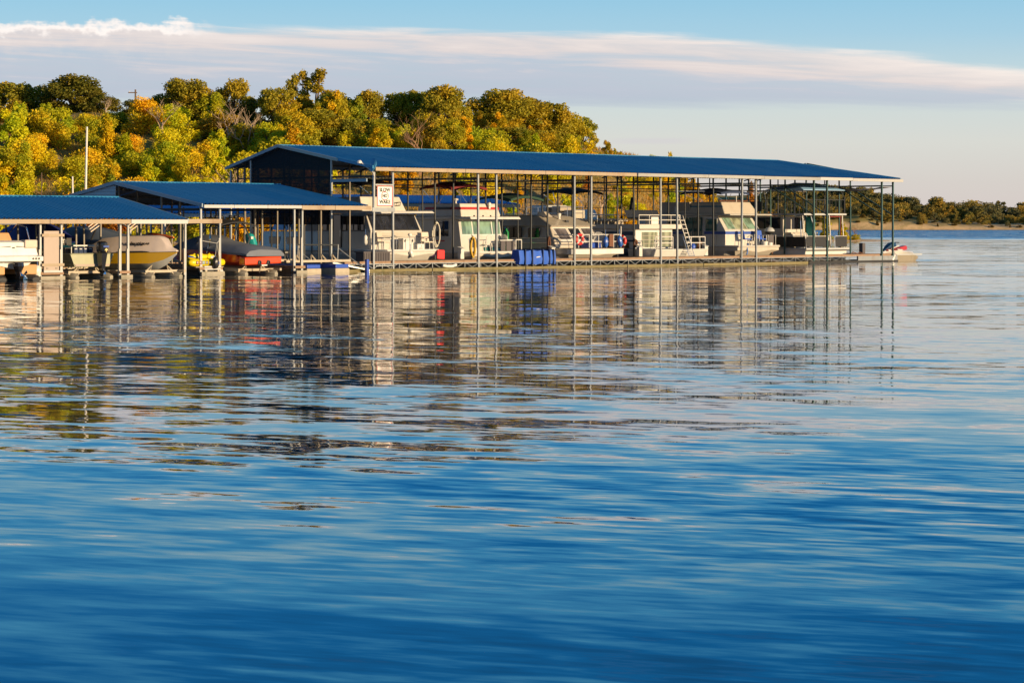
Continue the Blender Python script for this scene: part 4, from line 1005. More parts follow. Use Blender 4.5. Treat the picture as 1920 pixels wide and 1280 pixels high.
def chair_proto(mframe, mseat, label, cat='chair', style='plastic', group=None):
    t_ = thing('deck_chair', label, cat, (0,0,0), group); OFF[t_] = (0,0,0)
    mb = MB()
    if style == 'fan':
        mb.sheet([[(-.24+.12*i, -.2+.11*j, .40+.03*math.sin(i)) for j in range(5)] for i in range(5)], .04)
    else: mb.box(-.25,.25,-.24,.24,.40,.47)
    part('seat', mb, mseat, t_, bevel=.02)
    mb = MB()
    top = .98
    if style == 'fan':
        for i in range(7):
            f = (i-3)/3; mb.hexa([(.20*f-.03,.20,.42),(.20*f+.03,.20,.42),(.20*f+.03,.24,.42),(.20*f-.03,.24,.42)], [(.30*f-.045,.34,.98-.10*f*f),(.30*f+.045,.34,.98-.10*f*f),(.30*f+.045,.37,.98-.10*f*f),(.30*f-.045,.37,.98-.10*f*f)])
    else: mb.hexa([(-.24,.20,.44),(.24,.20,.44),(.24,.26,.44),(-.24,.26,.44)], [(-.22,.30,top),(.22,.30,top),(.22,.36,top),(-.22,.36,top)])
    part('backrest', mb, mseat, t_, bevel=.03)
    for sx in (-1, 1):
        for sy in (-1, 1):
            mb = MB(); mb.bar((.25*sx,.22*sy,.42),(.28*sx,.26*sy,0),.022,5); part('leg', mb, mframe, t_)
        mb = MB(); mb.tube([(.27*sx,-.24,.42),(.28*sx,-.22,.66),(.27*sx,.27,.68)],.022,5); part('armrest', mb, mframe, t_)
    return t_
def place_proto(o, uvz, rot): o.location = W(*uvz); o.rotation_euler = (0,0,A+R(rot)); return o

# ================================================================== houseboat 1: tan windscreen boat
h1 = thing('houseboat', 'cream houseboat with a wide dark windscreen behind the slow no wake sign', 'houseboat', (4.8,7,0))
part('hull', scow(2.6,7.0,2.15,13.2,1.02,1.7,nose=.86), 'cream_gel', h1, bevel=.03)
part('rub_rail', rubrail(2.6,7.0,2.15,13.2,1.0,.86,1.7,.13), 'white_gel', h1, smooth=True)
mb = MB(); mb.prism([(6.30,3.0,.62),(7.05,2.6,.80),(7.02,3.6,.55),(6.9,4.0,.2),(6.2,3.5,.12)],(.03,-.02,.0)); part('hull_graphic', mb, 'purple_paint', h1)
mb = MB(); mb.tube([(2.55,v,.35) for v in (3.8,6,9,12.8)],.05,5); part('spray_rail', mb, 'grey_gel', h1)
fv = lambda z: 3.45+max(0, z-2.05)*.55
cu0, cu1 = 2.95, 6.75
mb = MB(); mb.hexa([(cu0,3.45,1.02),(cu1,3.45,1.02),(cu1,7.4,1.02),(cu0,7.4,1.02)], [(cu0,3.45,2.05),(cu1,3.45,2.05),(cu1,7.4,2.05),(cu0,7.4,2.05)])
mb.hexa([(cu0,3.45,2.05),(cu1,3.45,2.05),(cu1,7.4,2.05),(cu0,7.4,2.05)], [(cu0+.12,fv(2.98),2.98),(cu1-.12,fv(2.98),2.98),(cu1-.12,7.4,2.98),(cu0+.12,7.4,2.98)])
cab = part('cabin', mb, 'cream_gel', h1, bevel=.03)
n = 4
for i in range(n):
    a = cu0+.18+(cu1-cu0-.36)*i/n; b = cu0+.18+(cu1-cu0-.36)*(i+1)/n
    window(h1, fwin(fv, 2.12, 2.92, a+.02, b-.02), 'glass_dark', 'dark_trim', .03, 'windscreen')
mb = MB(); mb.tube([(4.0,3.42,2.1),(4.35,3.85,2.8)],.012,4); part('wiper', mb, 'chrome', h1)
mb = MB(); mb.hexa([(3.1,2.75,3.0),(7.05,2.75,3.02),(7.0,8.2,3.0),(2.85,8.2,3.0)], [(3.15,2.9,3.12),(7.0,2.9,3.14),(7.0,8.2,3.14),(2.85,8.2,3.14)]); part('roof', mb, 'white_gel', h1, bevel=.03)
mb = MB(); mb.prism([(cu0+.05,3.40,1.98),(cu1-.05,3.40,2.02),(cu1-.5,3.33,1.84),((cu0+cu1)/2,3.31,1.76),(cu0+.6,3.33,1.80)],(0,.06,0)); part('window_cover_roll', mb, 'beige_gel', h1)
for v0_, v1_, g_, z0_ in ((4.0,4.75,'glass_black',2.1),(4.85,5.65,'glass_black',2.1),(6.55,7.3,'glass_black',2.1)):
    window(h1, swin(cu0,v0_,v1_,z0_,2.85), g_, 'dark_trim', .03)
mb = MB(); mb.box(cu0-.02,cu0+.03,5.75,6.45,1.15,2.9); d_ = part('door', mb, 'glass_black', h1); mb = MB(); mb.bar((cu0-.05,5.85,1.7),(cu0-.05,5.85,2.1),.015,5); part('handle', mb, 'chrome', d_)
mb = MB(); mb.hexa([(3.2,4.4,3.14),(6.45,4.4,3.14),(6.45,7.9,3.14),(3.2,7.9,3.14)], [(3.35,4.75,3.92),(6.25,4.75,3.92),(6.25,7.9,3.85),(3.35,7.9,3.85)]); part('flybridge', mb, 'cream_gel', h1, bevel=.04)
mb = MB(); mb.hexa([(3.5,4.75,3.92),(6.1,4.75,3.92),(6.1,4.8,3.92),(3.5,4.8,3.92)], [(3.6,4.95,4.12),(6.0,4.95,4.12),(6.0,5.0,4.12),(3.6,5.0,4.12)]); part('wind_deflector', mb, 'smoke_acrylic', h1)
mb = MB(); mb.tube([(5.75,4.44,3.60),(6.05,4.44,3.62),(6.0,4.42,3.45),(5.7,4.42,3.42)],.03,5,closed=True); part('emblem', mb, 'dark_trim', h1)
mb = MB()
for u in (3.7,3.9,4.1): mb.lathe([(.03,0),(.06,.03),(.04,.10)], (u,3.6,3.13), 6)
part('roof_light', mb, 'dark_trim', h1)
# aft trunk cabin, deck rails and ladder
mb = MB(); mb.hexa([(2.85,7.4,1.02),(6.8,7.4,1.02),(6.8,12.8,1.02),(2.85,12.8,1.02)], [(2.95,7.4,2.05),(6.7,7.4,2.05),(6.7,12.4,2.02),(2.95,12.4,2.02)]); part('aft_cabin', mb, 'white_gel', h1, bevel=.04)
for v0_, v1_ in ((9.2,10.3),(10.9,11.8)): window(h1, swin(2.9,v0_,v1_,1.25,1.7), 'glass_black', 'dark_trim', .03)
part('railing', rails([(2.95,7.6),(2.95,12.4),(6.6,12.4)], [(2.95,v) for v in (7.8,9,10.2,11.3,12.4)], (2.5,2.85), .018, 2.0), 'chrome', h1)
mb = MB(); mb.hexa([(2.9,7.4,2.05),(2.96,7.4,2.05),(2.96,9.2,2.05),(2.9,9.2,2.05)], [(2.9,7.4,3.0),(2.96,7.4,3.0),(2.96,7.7,3.0),(2.9,7.7,3.0)]); part('wing_panel', mb, 'taupe_paint', h1)
mb = MB(); mb.prism([(2.92,10.2,2.1),(2.92,11.6,2.1),(2.92,11.2,2.95),(2.92,10.9,2.95)],(.6,0,0)); part('seat_back', mb, 'sky_canvas', h1)
part('bow_rail', rails([(2.95,3.3),(2.9,2.5),(6.75,2.4),(7.1,3.2)], [(2.9,2.5),(3.9,2.45),(5.2,2.42),(6.7,2.4)], (1.72,), .014, 1.02), 'chrome', h1)
bimini('black bimini top over the cream houseboat behind the sign', 'black_canvas', 3.9, 6.3, 5.2, 8.2, 4.98, .16, zlow=3.86)
# things on its bow
c1 = chair_proto('white_plastic', 'beige_plastic', 'beige cushioned patio chair at the left of the cream houseboat bow')
place_proto(c1, (3.35,2.85,1.02), 10); dup(c1, (6.45,2.75,1.02), -18, 'beige cushioned patio chair right of the small white box on the cream houseboat bow')
co = thing('cooler', 'white cooler chest between the two beige patio chairs', 'cooler', (4.9,2.75,1.02))
mb = MB(); mb.box(4.55,5.30,2.6,3.0,1.03,1.55); part('body', mb, 'white_plastic', co, bevel=.03)
mb = MB(); mb.box(4.52,5.33,2.57,3.03,1.56,1.66); part('lid', mb, 'white_plastic', co, bevel=.02)
for u in (4.66,5.2):
    mb = MB(); mb.box(u-.03,u+.03,2.56,2.60,1.46,1.60); part('latch', mb, 'dark_trim', co)
bx = thing('storage_box', 'small white box with dark script beside the right patio chair', 'box', (5.75,2.6,1.02))
mb = MB(); mb.box(5.5,6.0,2.5,2.85,1.03,1.36); part('body', mb, 'white_plastic', bx, bevel=.02)
mb = MB(); mb.box(5.62,5.88,2.485,2.5,1.10,1.13); mb.bar((5.78,2.49,1.2),(5.83,2.49,1.28),.012,4); part('script', mb, 'dark_trim', bx)
bl = thing('bow_light', 'round white lamp on a thin post before the cooler', 'lamp', (4.75,2.3,1.0))
mb = MB(); mb.bar((4.75,2.3,1.0),(4.75,2.3,1.78),.018,5); part('post', mb, 'chrome', bl); mb = MB(); mb.ell((4.75,2.3,1.85),(.12,.12,.10)); part('globe', mb, 'white_gel', bl, smooth=True)
def fender(label, m, u, v, z0, z1, r_=.13, tilt=0.0, line=.4):
    t_ = thing('fender', label, 'fender', (u,v,z0)); mb = MB(); mid = z1-z0
    pts = [(u+tilt*(1-k), v, z0+mid*k) for k in (0,.08,.2,.5,.8,.92,1)]; rad = (.25,.7,1,1,1,.7,.25)
    rings = []
    for (a, b, c), q in zip(pts, rad): rings.append([(a+r_*q*math.cos(i*.785), b+r_*q*math.sin(i*.785), c) for i in range(8)])
    mb.loft(rings); part('body', mb, m, t_, smooth=True)
    mb = MB(); mb.bar((u,v,z1),(u,v,z1+line),.012,4); part('line', mb, 'rope_blue', t_); return t_
fender('white fender hanging at the bow left of the purple hull graphic', 'fender_white', 4.55,2.05,.62,1.05,.11,.12,.3)
fender('long white fender on the side of the cream houseboat', 'fender_white', 2.72,3.6,1.30,1.85,.10,0,.3)
mb = MB(); mb.sheet([[(6.55+.13*i, 1.96+.02*math.sin(i*2+j), 1.05-.13*j) for j in range(5)] for i in range(6)], .03)
mb = MB(); mb.hexa([(6.45,1.93,.55),(7.0,1.93,.52),(7.0,2.0,.52),(6.45,2.0,.55)], [(6.5,1.95,1.04),(7.02,1.95,1.02),(7.02,2.05,1.02),(6.5,2.05,1.04)]); single('red_cushion', mb, 'red_cloth', 'bright red cushion hanging over the purple hull graphic', 'cushion', (6.75,1.98,.8), bevel=.03)
# dock box, blue pile and gangway in front
db = thing('dock_box', 'dark grey ribbed dock box under the slow no wake sign', 'dock box', (.6,.3,.35))
mb = MB(); mb.box(-.55,1.30,.12,.75,.36,.95); part('body', mb, 'dock_box_grey', db)
rb = None
for i in range(15):
    mb = MB(); mb.box(-.50+.12*i,-.455+.12*i,.09,.13,.38,.93); o = part('rib', mb, 'dock_box_grey', db)
mb = MB(); mb.box(-.6,1.33,.08,.8,.95,1.0); part('lid', mb, 'dock_box_grey', db)
mb = MB(); mb.box(.1,1.3,-.1,.0,.24,.30); part('foot_rail', mb, 'galv', db)
mb = MB(); mb.box(-.94,-.78,-.55,-.39,-.3,.62); single('blue_pile', mb, 'blue_plastic', 'short bright blue post standing in the water left of the dark dock box', 'post', (-.86,-.46,0), bevel=.02)
gw = thing('gangway', 'grey metal gangway with handrail frame left of the blue post', 'gangway', (-2,-.2,.3))
mb = MB(); mb.hexa([(-2.6,.2,.42),(-.7,-.5,.02),(-.7,.1,.02),(-2.6,.8,.42)], [(-2.6,.2,.50),(-.7,-.5,.10),(-.7,.1,.10),(-2.6,.8,.50)]); part('ramp', mb, 'galv', gw)
mb = MB(); mb.tube([(-2.2,.3,.5),(-2.15,.3,1.38)],.03,6); mb.tube([(-2.15,.3,1.2),(-1.0,-.3,.2)],.022,5); part('handrail', mb, 'galv', gw)
mb = MB(); mb.tube([(-4.3,1.1,1.38),(-2.1,.3,1.36)],.04,6); part('top_bar', mb, 'dark_steel', gw)
mb = MB(); mb.tube([(-4.2,1.1,.5),(-4.15,1.1,1.38)],.03,6); mb.tube([(-4.15,1.1,1.1),(-3.6,.6,.5)],.02,5); part('handrail', mb, 'galv', gw)

# ================================================================== houseboat 2: red striped boat
h2 = thing('houseboat', 'white houseboat with a red stripe round its flybridge and green tinted front windows', 'houseboat', (11.3,7,0))
part('hull', scow(9.3,13.5,2.15,13,.86,1.8,nose=.9), 'beige_gel', h2, bevel=.03)
part('rub_rail', rubrail(9.3,13.5,2.15,13,.85,.9,1.8,.11), 'white_gel', h2, smooth=True)
mb = MB(); mb.hexa([(9.75,3.4,.87),(13.15,3.4,.87),(13.15,12.5,.87),(9.75,12.5,.87)], [(9.8,3.75,2.74),(13.0,3.75,2.74),(13.0,12.5,2.74),(9.8,12.5,2.74)]); part('cabin', mb, 'cream_gel', h2, bevel=.03)
fv = lambda z: 3.4+(z-.87)*.187
for a, b in ((9.95,10.75),(10.83,12.30),(12.38,12.98)): window(h2, fwin(fv, 1.86, 2.60, a, b), 'glass_green', 'white_gel', .04)
window(h2, fwin(fv, .92, 1.14, 11.45, 12.1), 'glass_teal', 'white_gel', .04); window(h2, fwin(fv, .92, 1.14, 12.16, 12.8), 'glass_teal', 'white_gel', .04)
mb = MB(); mb.hexa([(9.6,2.55,2.70),(13.6,2.55,2.70),(13.4,12.7,2.70),(9.6,12.7,2.70)], [(9.65,2.65,2.84),(13.55,2.65,2.84),(13.4,12.7,2.84),(9.6,12.7,2.84)]); part('roof', mb, 'white_gel', h2, bevel=.03)
mb = MB(); mb.hexa([(9.8,3.5,2.84),(12.95,3.5,2.84),(12.95,7.2,2.84),(9.8,7.2,2.84)], [(9.92,3.75,3.58),(12.8,3.75,3.58),(12.8,7.0,3.58),(9.92,7.0,3.58)]); part('flybridge', mb, 'cream_gel', h2, bevel=.05)
mb = MB(); mb.hexa([(9.855,3.60,3.24),(12.895,3.60,3.24),(12.895,6.5,3.24),(9.855,6.5,3.24)], [(9.875,3.64,3.38),(12.875,3.64,3.38),(12.875,6.5,3.38),(9.875,6.5,3.38)]); part('stripe', mb, 'red_stripe', h2)
window(h2, swin(9.78,4.5,5.5,1.75,2.6), 'glass_dark', 'grey_gel', .05); window(h2, swin(9.78,7.6,8.4,1.75,2.55,lean=.5), 'glass_teal', 'grey_gel', .05)
mb = MB(); mb.box(9.72,9.80,4.3,5.7,.95,1.72); d_ = part('side_hatch', mb, 'grey_gel', h2)
mb = MB(); mb.box(9.70,9.74,4.75,5.6,1.46,1.52); part('registration_mark', mb, 'red_stripe', h2)
mb = MB(); mb.box(9.78,9.86,4.4,5.7,3.25,3.37); part('name_mark', mb, 'dark_trim', h2)
sl = MB(); sl.lathe([(.08,0),(.10,.05),(.10,.15),(.05,.2)], (12.05,3.55,3.45), 8); sl.box(11.98,12.1,3.5,3.6,3.28,3.5); part('spotlight', sl, 'white_gel', h2)
mb = MB()
for u in (10.2,10.5,10.9,11.5,12.3): mb.lathe([(.03,0),(.06,.02),(.03,.09)], (u,2.9,2.84), 6)
part('roof_light', mb, 'dark_trim', h2)
mb = MB(); mb.bar((10.05,4.2,3.58),(10.05,4.2,3.75),.05,6); mb.lathe([(.0,0),(.10,.0),(.16,.06),(.10,.12),(.0,.13)], (10.05,4.2,3.74), 8); part('dome_antenna', mb, 'white_gel', h2)
part('bow_rail', rails([(12.9,2.3),(13.35,2.3),(13.4,3.6)], [(12.9,2.3),(13.35,2.3),(13.4,3.5)], (1.55,), .03, .86), 'white_gel', h2)
bimini('maroon bimini top over the red striped houseboat', 'maroon_canvas', 10.1, 12.9, 4.6, 7.2, 4.86, .20, zlow=3.56)
c2 = chair_proto('white_plastic', 'white_plastic', 'white fan backed plastic chair on the red striped houseboat bow seen from behind', style='fan')
place_proto(c2, (10.85,2.75,.87), 195); dup(c2, (13.25,3.2,.87), 80, 'white fan backed plastic chair behind the dark table on the red striped houseboat bow')
tb = thing('patio_table', 'dark patio table with panelled sides on the red striped houseboat bow', 'table', (12.5,2.75,.87))
mb = MB(); mb.box(11.85,13.1,2.5,3.0,1.50,1.54); part('tabletop', mb, 'white_plastic', tb)
for a, b in ((11.95,12.3),(12.38,12.75),(12.8,13.05)):
    mb = MB(); mb.box(a,b,2.52,2.56,.9,1.48); part('side_panel', mb, 'dock_box_grey', tb)
for u in (11.9,13.05):
    mb = MB(); mb.bar((u,2.95,.87),(u,2.95,1.5),.02,5); part('leg', mb, 'white_plastic', tb)
# hoses and ropes on the posts between boats
def coil(name, label, m, u, v, z0, z1, wd, r_, loops=5, cat='hose', post_=True):
    t_ = thing(name, label, cat, (u,v,z0)); rr = random.Random(int(u*100))
    mb = MB()
    for k in range(loops):
        a = wd*(.6+.4*rr.random()); zc = (z0+z1)/2+rr.uniform(-.04,.04); h = (z1-z0)/2*(.82+.18*rr.random()); vv = v-.06+rr.uniform(-.05,.05)
        mb.tube([(u+a*math.cos(i*math.pi/8)*.5*(1+.12*math.sin(i)), vv, zc+h*math.sin(i*math.pi/8)) for i in range(16)], r_, 5, closed=True)
    part('coil', mb, m, t_, smooth=True)
    mb = MB(); mb.tube([(u+.03,v-.06,z1),(u+.0,v+.04,z1+.10),(u-.05,v-.04,z1)], .02, 5); part('hook', mb, 'galv', t_); return t_
coil('hose', 'white garden hose coiled on the post right of the red cushion', 'hose_white', 7.66,3.3,1.15,2.55,.55,.035,4)
coil('hose', 'fat yellow hose coiled on the post before the red striped houseboat', 'rope_yellow', 9.05,1.9,.62,1.75,.36,.035,9)
coil('rope', 'red brown rope coiled beside the small red ring', 'rope_brown', 16.64,3.35,.6,1.75,.16,.03,4,'rope')
coil('rope', 'dark brown rope coiled on the post left of the white step boat', 'rope_brown', 24.15,3.35,1.05,1.5,.28,.03,6,'rope')
coil('rope', 'brown rope coiled on the post left of the blue striped houseboat', 'rope_brown', 30.11,3.35,.85,1.4,.34,.03,6,'rope')
coil('rope', 'tangled brown rope hanging left of the deck houseboat', 'rope_brown', 37.26,3.35,.55,1.5,.26,.03,6,'rope')
mb = MB(); mb.tube([(32.6,1.6,.55),(32.9,1.75,.75),(33.0,1.9,1.05),(33.25,2.0,1.2),(33.1,1.95,.95),(32.75,1.65,.6)],.04,5); single('rope', mb, 'rope_blue', 'pale blue mooring rope on the hull of the blue striped houseboat', 'rope', (32.9,1.8,.8))
for u, lab in ((9.2,'white shore power post left of the yellow hose'),(24.1,'white shore power post under the dark brown rope'),(30.2,'white shore power post under the brown rope coil'),(16.5,'white shore power post under the red brown rope')):
    t_ = thing('power_post', lab, 'power post', (u,2.9,.5)); mb = MB(); mb.box(u-.14,u+.14,2.8,3.05,.5,1.05); part('cabinet', mb, 'white_plastic', t_, bevel=.02)
    mb = MB(); mb.prism([(u-.16,2.77,1.05),(u+.16,2.77,1.05),(u+.16,3.08,1.15),(u-.16,3.08,1.15)],(0,0,.04)); part('cap', mb, 'grey_gel', t_)

# ================================================================== houseboat 3: rounded cruiser
h3 = thing('houseboat', 'rounded tan houseboat with life rings and blue fenders on its white bow rail', 'houseboat', (19,7,0))
part('hull', scow(16.7,21.5,1.75,13,.98,2.2,nose=.9,lip=.32), 'beige_gel', h3, bevel=.03)
mb = band([(16.85,4.0,1.0),(16.95,1.74,1.0),(21.3,1.74,1.0),(21.45,4.0,1.0)], .30, .05); part('bow_band', mb, 'white_gel', h3)
mb = band([(16.84,4.0,1.06),(16.93,1.72,1.06),(21.32,1.72,1.06),(21.47,4.0,1.06)], .05, .09); part('rub_rail', mb, 'dark_trim', h3)
mb = band([(16.68,13,1.0),(16.68,4.0,1.0)], .10, .04); part('side_stripe', mb, 'navy_stripe', h3)
# cabin: lower body, raked windows, sloping brow
rings = []
for z, vf, a, b, vb in ((.98,3.2,17.1,21.2,12.4),(1.35,3.25,17.1,21.2,12.4),(2.26,3.9,17.4,20.9,12.4),(2.34,3.62,17.2,21.1,12.4),(2.88,5.1,17.75,20.4,11.0),(2.96,5.5,18.0,20.1,10.6)):
    rings.append([(a,vf,z),(b,vf,z),(b,vb,z),(a,vb,z)])
mb = MB(); mb.loft(rings); part('cabin', mb, 'beige_gel', h3, bevel=.05)
fv = lambda z: 3.25+(z-1.35)*.714
def slant(a0, a1, b0, b1, z0, z1): return MB().hexa([(a0,fv(z0)-.02,z0),(a1,fv(z0)-.02,z0),(a1,fv(z0)+.03,z0),(a0,fv(z0)+.03,z0)], [(b0,fv(z1)-.02,z1),(b1,fv(z1)-.02,z1),(b1,fv(z1)+.03,z1),(b0,fv(z1)+.03,z1)])
window(h3, slant(17.75,18.65,17.58,18.60,1.42,2.18), 'glass_smoke', 'white_gel', .06, 'windscreen'); window(h3, slant(18.85,19.75,18.80,19.70,1.42,2.18), 'glass_dark', 'white_gel', .06, 'windscreen'); window(h3, slant(19.95,20.85,19.90,20.68,1.42,2.18), 'glass_smoke', 'white_gel', .06, 'windscreen')
for v0_, v1_ in ((4.6,5.5),(7.5,9.3)):
    for k in range(3): window(h3, swin(17.22,v0_,v1_,1.25+.33*k,1.54+.33*k), 'glass_black', 'dark_trim', .015)
mb = MB(); mb.box(17.14,17.2,6.0,7.0,1.1,2.25); d_ = part('door', mb, 'glass_black', h3); mb = MB(); mb.bar((17.1,6.15,1.4),(17.1,6.15,1.9),.015,5); part('handle', mb, 'chrome', d_)
for k in range(3):
    mb = MB(); mb.hexa([(17.25+.12*k,9.2,2.42+.17*k),(17.30+.12*k,9.2,2.42+.17*k),(17.30+.12*k,11.6-.3*k,2.42+.17*k),(17.25+.12*k,11.6-.3*k,2.42+.17*k)], [(17.29+.12*k,9.0,2.52+.17*k),(17.34+.12*k,9.0,2.52+.17*k),(17.34+.12*k,11.4-.3*k,2.52+.17*k),(17.29+.12*k,11.4-.3*k,2.52+.17*k)]); part('louvre', mb, 'dark_trim', h3)
part('side_rail', rails([(17.02,3.4),(17.0,9.8)], [(17.0,v) for v in (3.8,5.8,7.3,9.6)], (1.35,1.62), .018, 1.0), 'chrome', h3)
part('bow_rail', rails([(17.0,3.2),(17.05,1.85),(21.2,1.85),(21.35,3.4)], [(17.6,1.85),(18.5,1.85),(19.3,1.85),(20.0,1.85),(20.6,1.85),(21.2,1.85)], (1.42,1.82), .026, 1.0), 'white_gel', h3)
mb = MB(); mb.bar((21.25,1.85,1.0),(21.25,1.85,2.3),.03,6); part('bow_staff', mb, 'white_gel', h3)
mb = MB(); mb.lathe([(.10,0),(.06,.10),(.09,.18),(.12,.32),(.05,.36)], (18.9,4.6,2.72), 8); part('horn', mb, 'white_gel', h3); mb = MB(); mb.box(18.95,19.2,4.1,4.2,2.52,2.66); part('vent', mb, 'dark_trim', h3)
mb = MB(); mb.hexa([(17.9,4.6,2.85),(18.35,4.6,2.85),(18.35,5.4,2.85),(17.9,5.4,2.85)], [(17.9,4.9,3.15),(18.15,4.9,3.15),(18.15,5.4,3.15),(17.9,5.4,3.15)]); part('seat_box', mb, 'beige_gel', h3)
mb = MB(); mb.box(19.0,20.0,2.3,2.9,1.02,1.35); single('deck_box', mb, 'blue_plastic', 'dark blue box on the bow behind the life ring and white rail', 'box', (19.5,2.6,1.0))
bimini('dark green bimini top over the rounded tan houseboat', 'green_canvas', 17.5, 20.3, 7.2, 10.2, 4.30, .2, zlow=2.9)
def ring(label, u, v, z, rot):
    t_ = thing('life_ring', label, 'life ring', (u,v,z)); mb = MB(); pts = []
    mb.tube([(u+.27*math.cos(i*math.pi/10)*math.cos(R(rot)), v+.27*math.cos(i*math.pi/10)*math.sin(R(rot)), z+.27*math.sin(i*math.pi/10)) for i in range(20)], .085, 8, closed=True); part('ring', mb, 'ring_red', t_, smooth=True)
    for k in range(4):
        a = math.pi/4+k*math.pi/2; mb = MB(); mb.tube([(u+.27*math.cos(a+d)*math.cos(R(rot)), v+.27*math.cos(a+d)*math.sin(R(rot)), z+.27*math.sin(a+d)) for d in (-.14,0,.14)], .094, 8); part('band', mb, 'white_plastic', t_)
    return t_
ring('red and white life ring facing front at the left end of the bow rail', 17.55,1.72,1.56,0); ring('red life ring seen edge on at the right end of the bow rail', 21.42,1.95,1.45,95)
fender('blue fender hanging on the bow rail right of the facing life ring', 'fender_blue', 19.75,1.70,1.06,1.72,.15); fender('blue fender hanging near the right end of the bow rail', 'fender_blue', 20.95,1.70,1.08,1.74,.15,.08)
c3 = dup(c2, (20.3,2.7,1.0), 120, 'white plastic chair on the bow of the rounded tan houseboat')
mb = MB(); mb.box(-.09,.09,-.02,.02,0,.75)
tw = thing('towel', 'brown towel draped over the bow rail between the two blue fenders', 'towel', (20.35,1.8,1.2)); mb = MB(); gr = [[(20.15+.07*i, 1.76+.015*math.sin(i*1.8), 1.84-.16*j) for j in range(5)] for i in range(6)]
mb = MB(); mb.loft([[(20.15+.07*i, 1.80-.04, 1.1+.05*(i%2)),(20.15+.07*i,1.80-.04,1.84),(20.15+.07*i,1.88,1.84),(20.15+.07*i,1.88,1.3)] for i in range(6)]); part('cloth', mb, 'rope_brown', tw)
# blue wrapped float mat on the walkway edge
bm = thing('dock_mat', 'bright blue wrapped mat with dark straps hung on the walkway before the rounded tan houseboat', 'dock mat', (11.9,-.1,.6))
mb = MB(); r5 = random.Random(3); ringsb = []
for i in range(25):
    u = 10.55+2.9*i/24; d = .03*math.sin(i*1.3); ringsb.append([(u,-.25-d,.22+.02*math.sin(i)),(u,-.30-d,.5),(u,-.22,.97+.03*math.sin(i*.9)),(u,.28,1.0+.03*math.sin(i*.9)),(u,.36,.5),(u,.3,.22)])
mb.loft(ringsb); part('wrap', mb, 'blue_canvas', bm, smooth=True)
for u in (10.98,11.55,12.38,12.92,13.24):
    mb = MB(); mb.box(u-.03,u+.03,-.345,.37,.2,1.045); part('strap', mb, 'navy_canvas', bm)
mb = MB(); mb.prism([(11.78,-.335,.58),(12.12,-.335,.60),(11.98,-.335,.66),(12.16,-.335,.64),(11.86,-.335,.63)],(0,-.01,0)); part('logo', mb, 'white_plastic', bm)
# ================================================================== houseboat 4: white step boat with loungers
h4 = thing('houseboat', 'white houseboat with navy side stripes and a railed roof deck with dark loungers', 'houseboat', (27,7,0))
part('hull', scow(24.9,29.3,4.0,13.5,.95,1.0,nose=.95), 'navy_stripe', h4, bevel=.02)
mb = MB(); mb.hexa([(24.55,2.2,.42),(29.2,2.2,.42),(29.2,4.2,.42),(24.55,4.2,.42)], [(24.45,1.9,.93),(29.35,1.9,.93),(29.35,4.2,.93),(24.45,4.2,.93)]); part('bow_deck', mb, 'white_gel', h4, bevel=.05)
mb = MB(); mb.box(25.2,28.6,4.2,12.9,.95,2.12); part('cabin', mb, 'white_gel', h4, bevel=.02)
mb = MB(); mb.box(25.0,28.9,3.7,13.0,2.13,2.42); part('roof_deck', mb, 'cream_gel', h4, bevel=.03)
window(h4, fwin(lambda z: 4.2, 1.02, 1.95, 25.75, 27.2), 'glass_olive', 'white_gel', .05); window(h4, fwin(lambda z: 4.2, 1.02, 1.95, 27.35, 28.5), 'glass_olive', 'white_gel', .05)
for z in (1.25,1.48,1.71):
    mb = MB(); mb.box(25.75,28.5,4.165,4.175,z-.012,z+.012); part('blind_slat', mb, 'taupe_paint', h4)
mb = MB(); mb.box(25.18,25.2,4.25,13,1.75,1.98); part('stripe', mb, 'navy_stripe', h4); mb = MB(); mb.box(25.17,25.2,4.25,13,1.52,1.72); part('stripe', mb, 'grey_gel', h4); mb = MB(); mb.box(25.16,25.2,4.25,13,1.36,1.48); part('stripe', mb, 'navy_stripe', h4)
for v0_, v1_ in ((4.7,5.6),(6.2,7.4),(8.2,9.6)): window(h4, swin(25.19,v0_,v1_,.98,1.3), 'glass_black', 'grey_gel', .03)
part('roof_rail', rails([(25.05,8.0),(25.05,3.8),(28.85,3.8),(28.85,8.0)], [(25.05,3.8),(26.0,3.8),(27.0,3.8),(28.0,3.8),(28.85,3.8),(25.05,5.5),(25.05,7.2)], (2.68,2.98), .024, 2.42), 'white_gel', h4)
mb = MB(); mb.box(26.3,27.0,3.9,4.3,2.43,2.86); part('locker', mb, 'white_gel', h4)
part('bow_rail', rails([(27.4,2.1),(29.2,2.1)], [(27.9,2.1),(28.7,2.1),(29.2,2.1)], (1.3,1.66), .028, .93), 'white_gel', h4)
part('bow_rail', rails([(24.6,2.1),(26.2,2.1)], [(24.6,2.1),(26.2,2.1)], (1.3,1.66), .028, .93), 'white_gel', h4)
ld = MB()
for u in (28.95,29.35): ld.bar((u,3.2,.93),(u,4.0,2.95),.028,5)
for k in range(7): ld.bar((28.95,3.24+.1*k,1.1+.26*k),(29.35,3.24+.1*k,1.1+.26*k),.022,5)
part('ladder', ld, 'white_gel', h4)
st = MB()
for k in range(4): st.box(27.0,27.5,1.55+.1*k,1.75+.1*k,.52+.12*k,.56+.12*k)
st.bar((27.0,1.5,.5),(27.0,2.0,1.7),.02,5); st.bar((27.5,1.5,.5),(27.5,2.0,1.7),.02,5); part('boarding_step', st, 'chrome', h4)
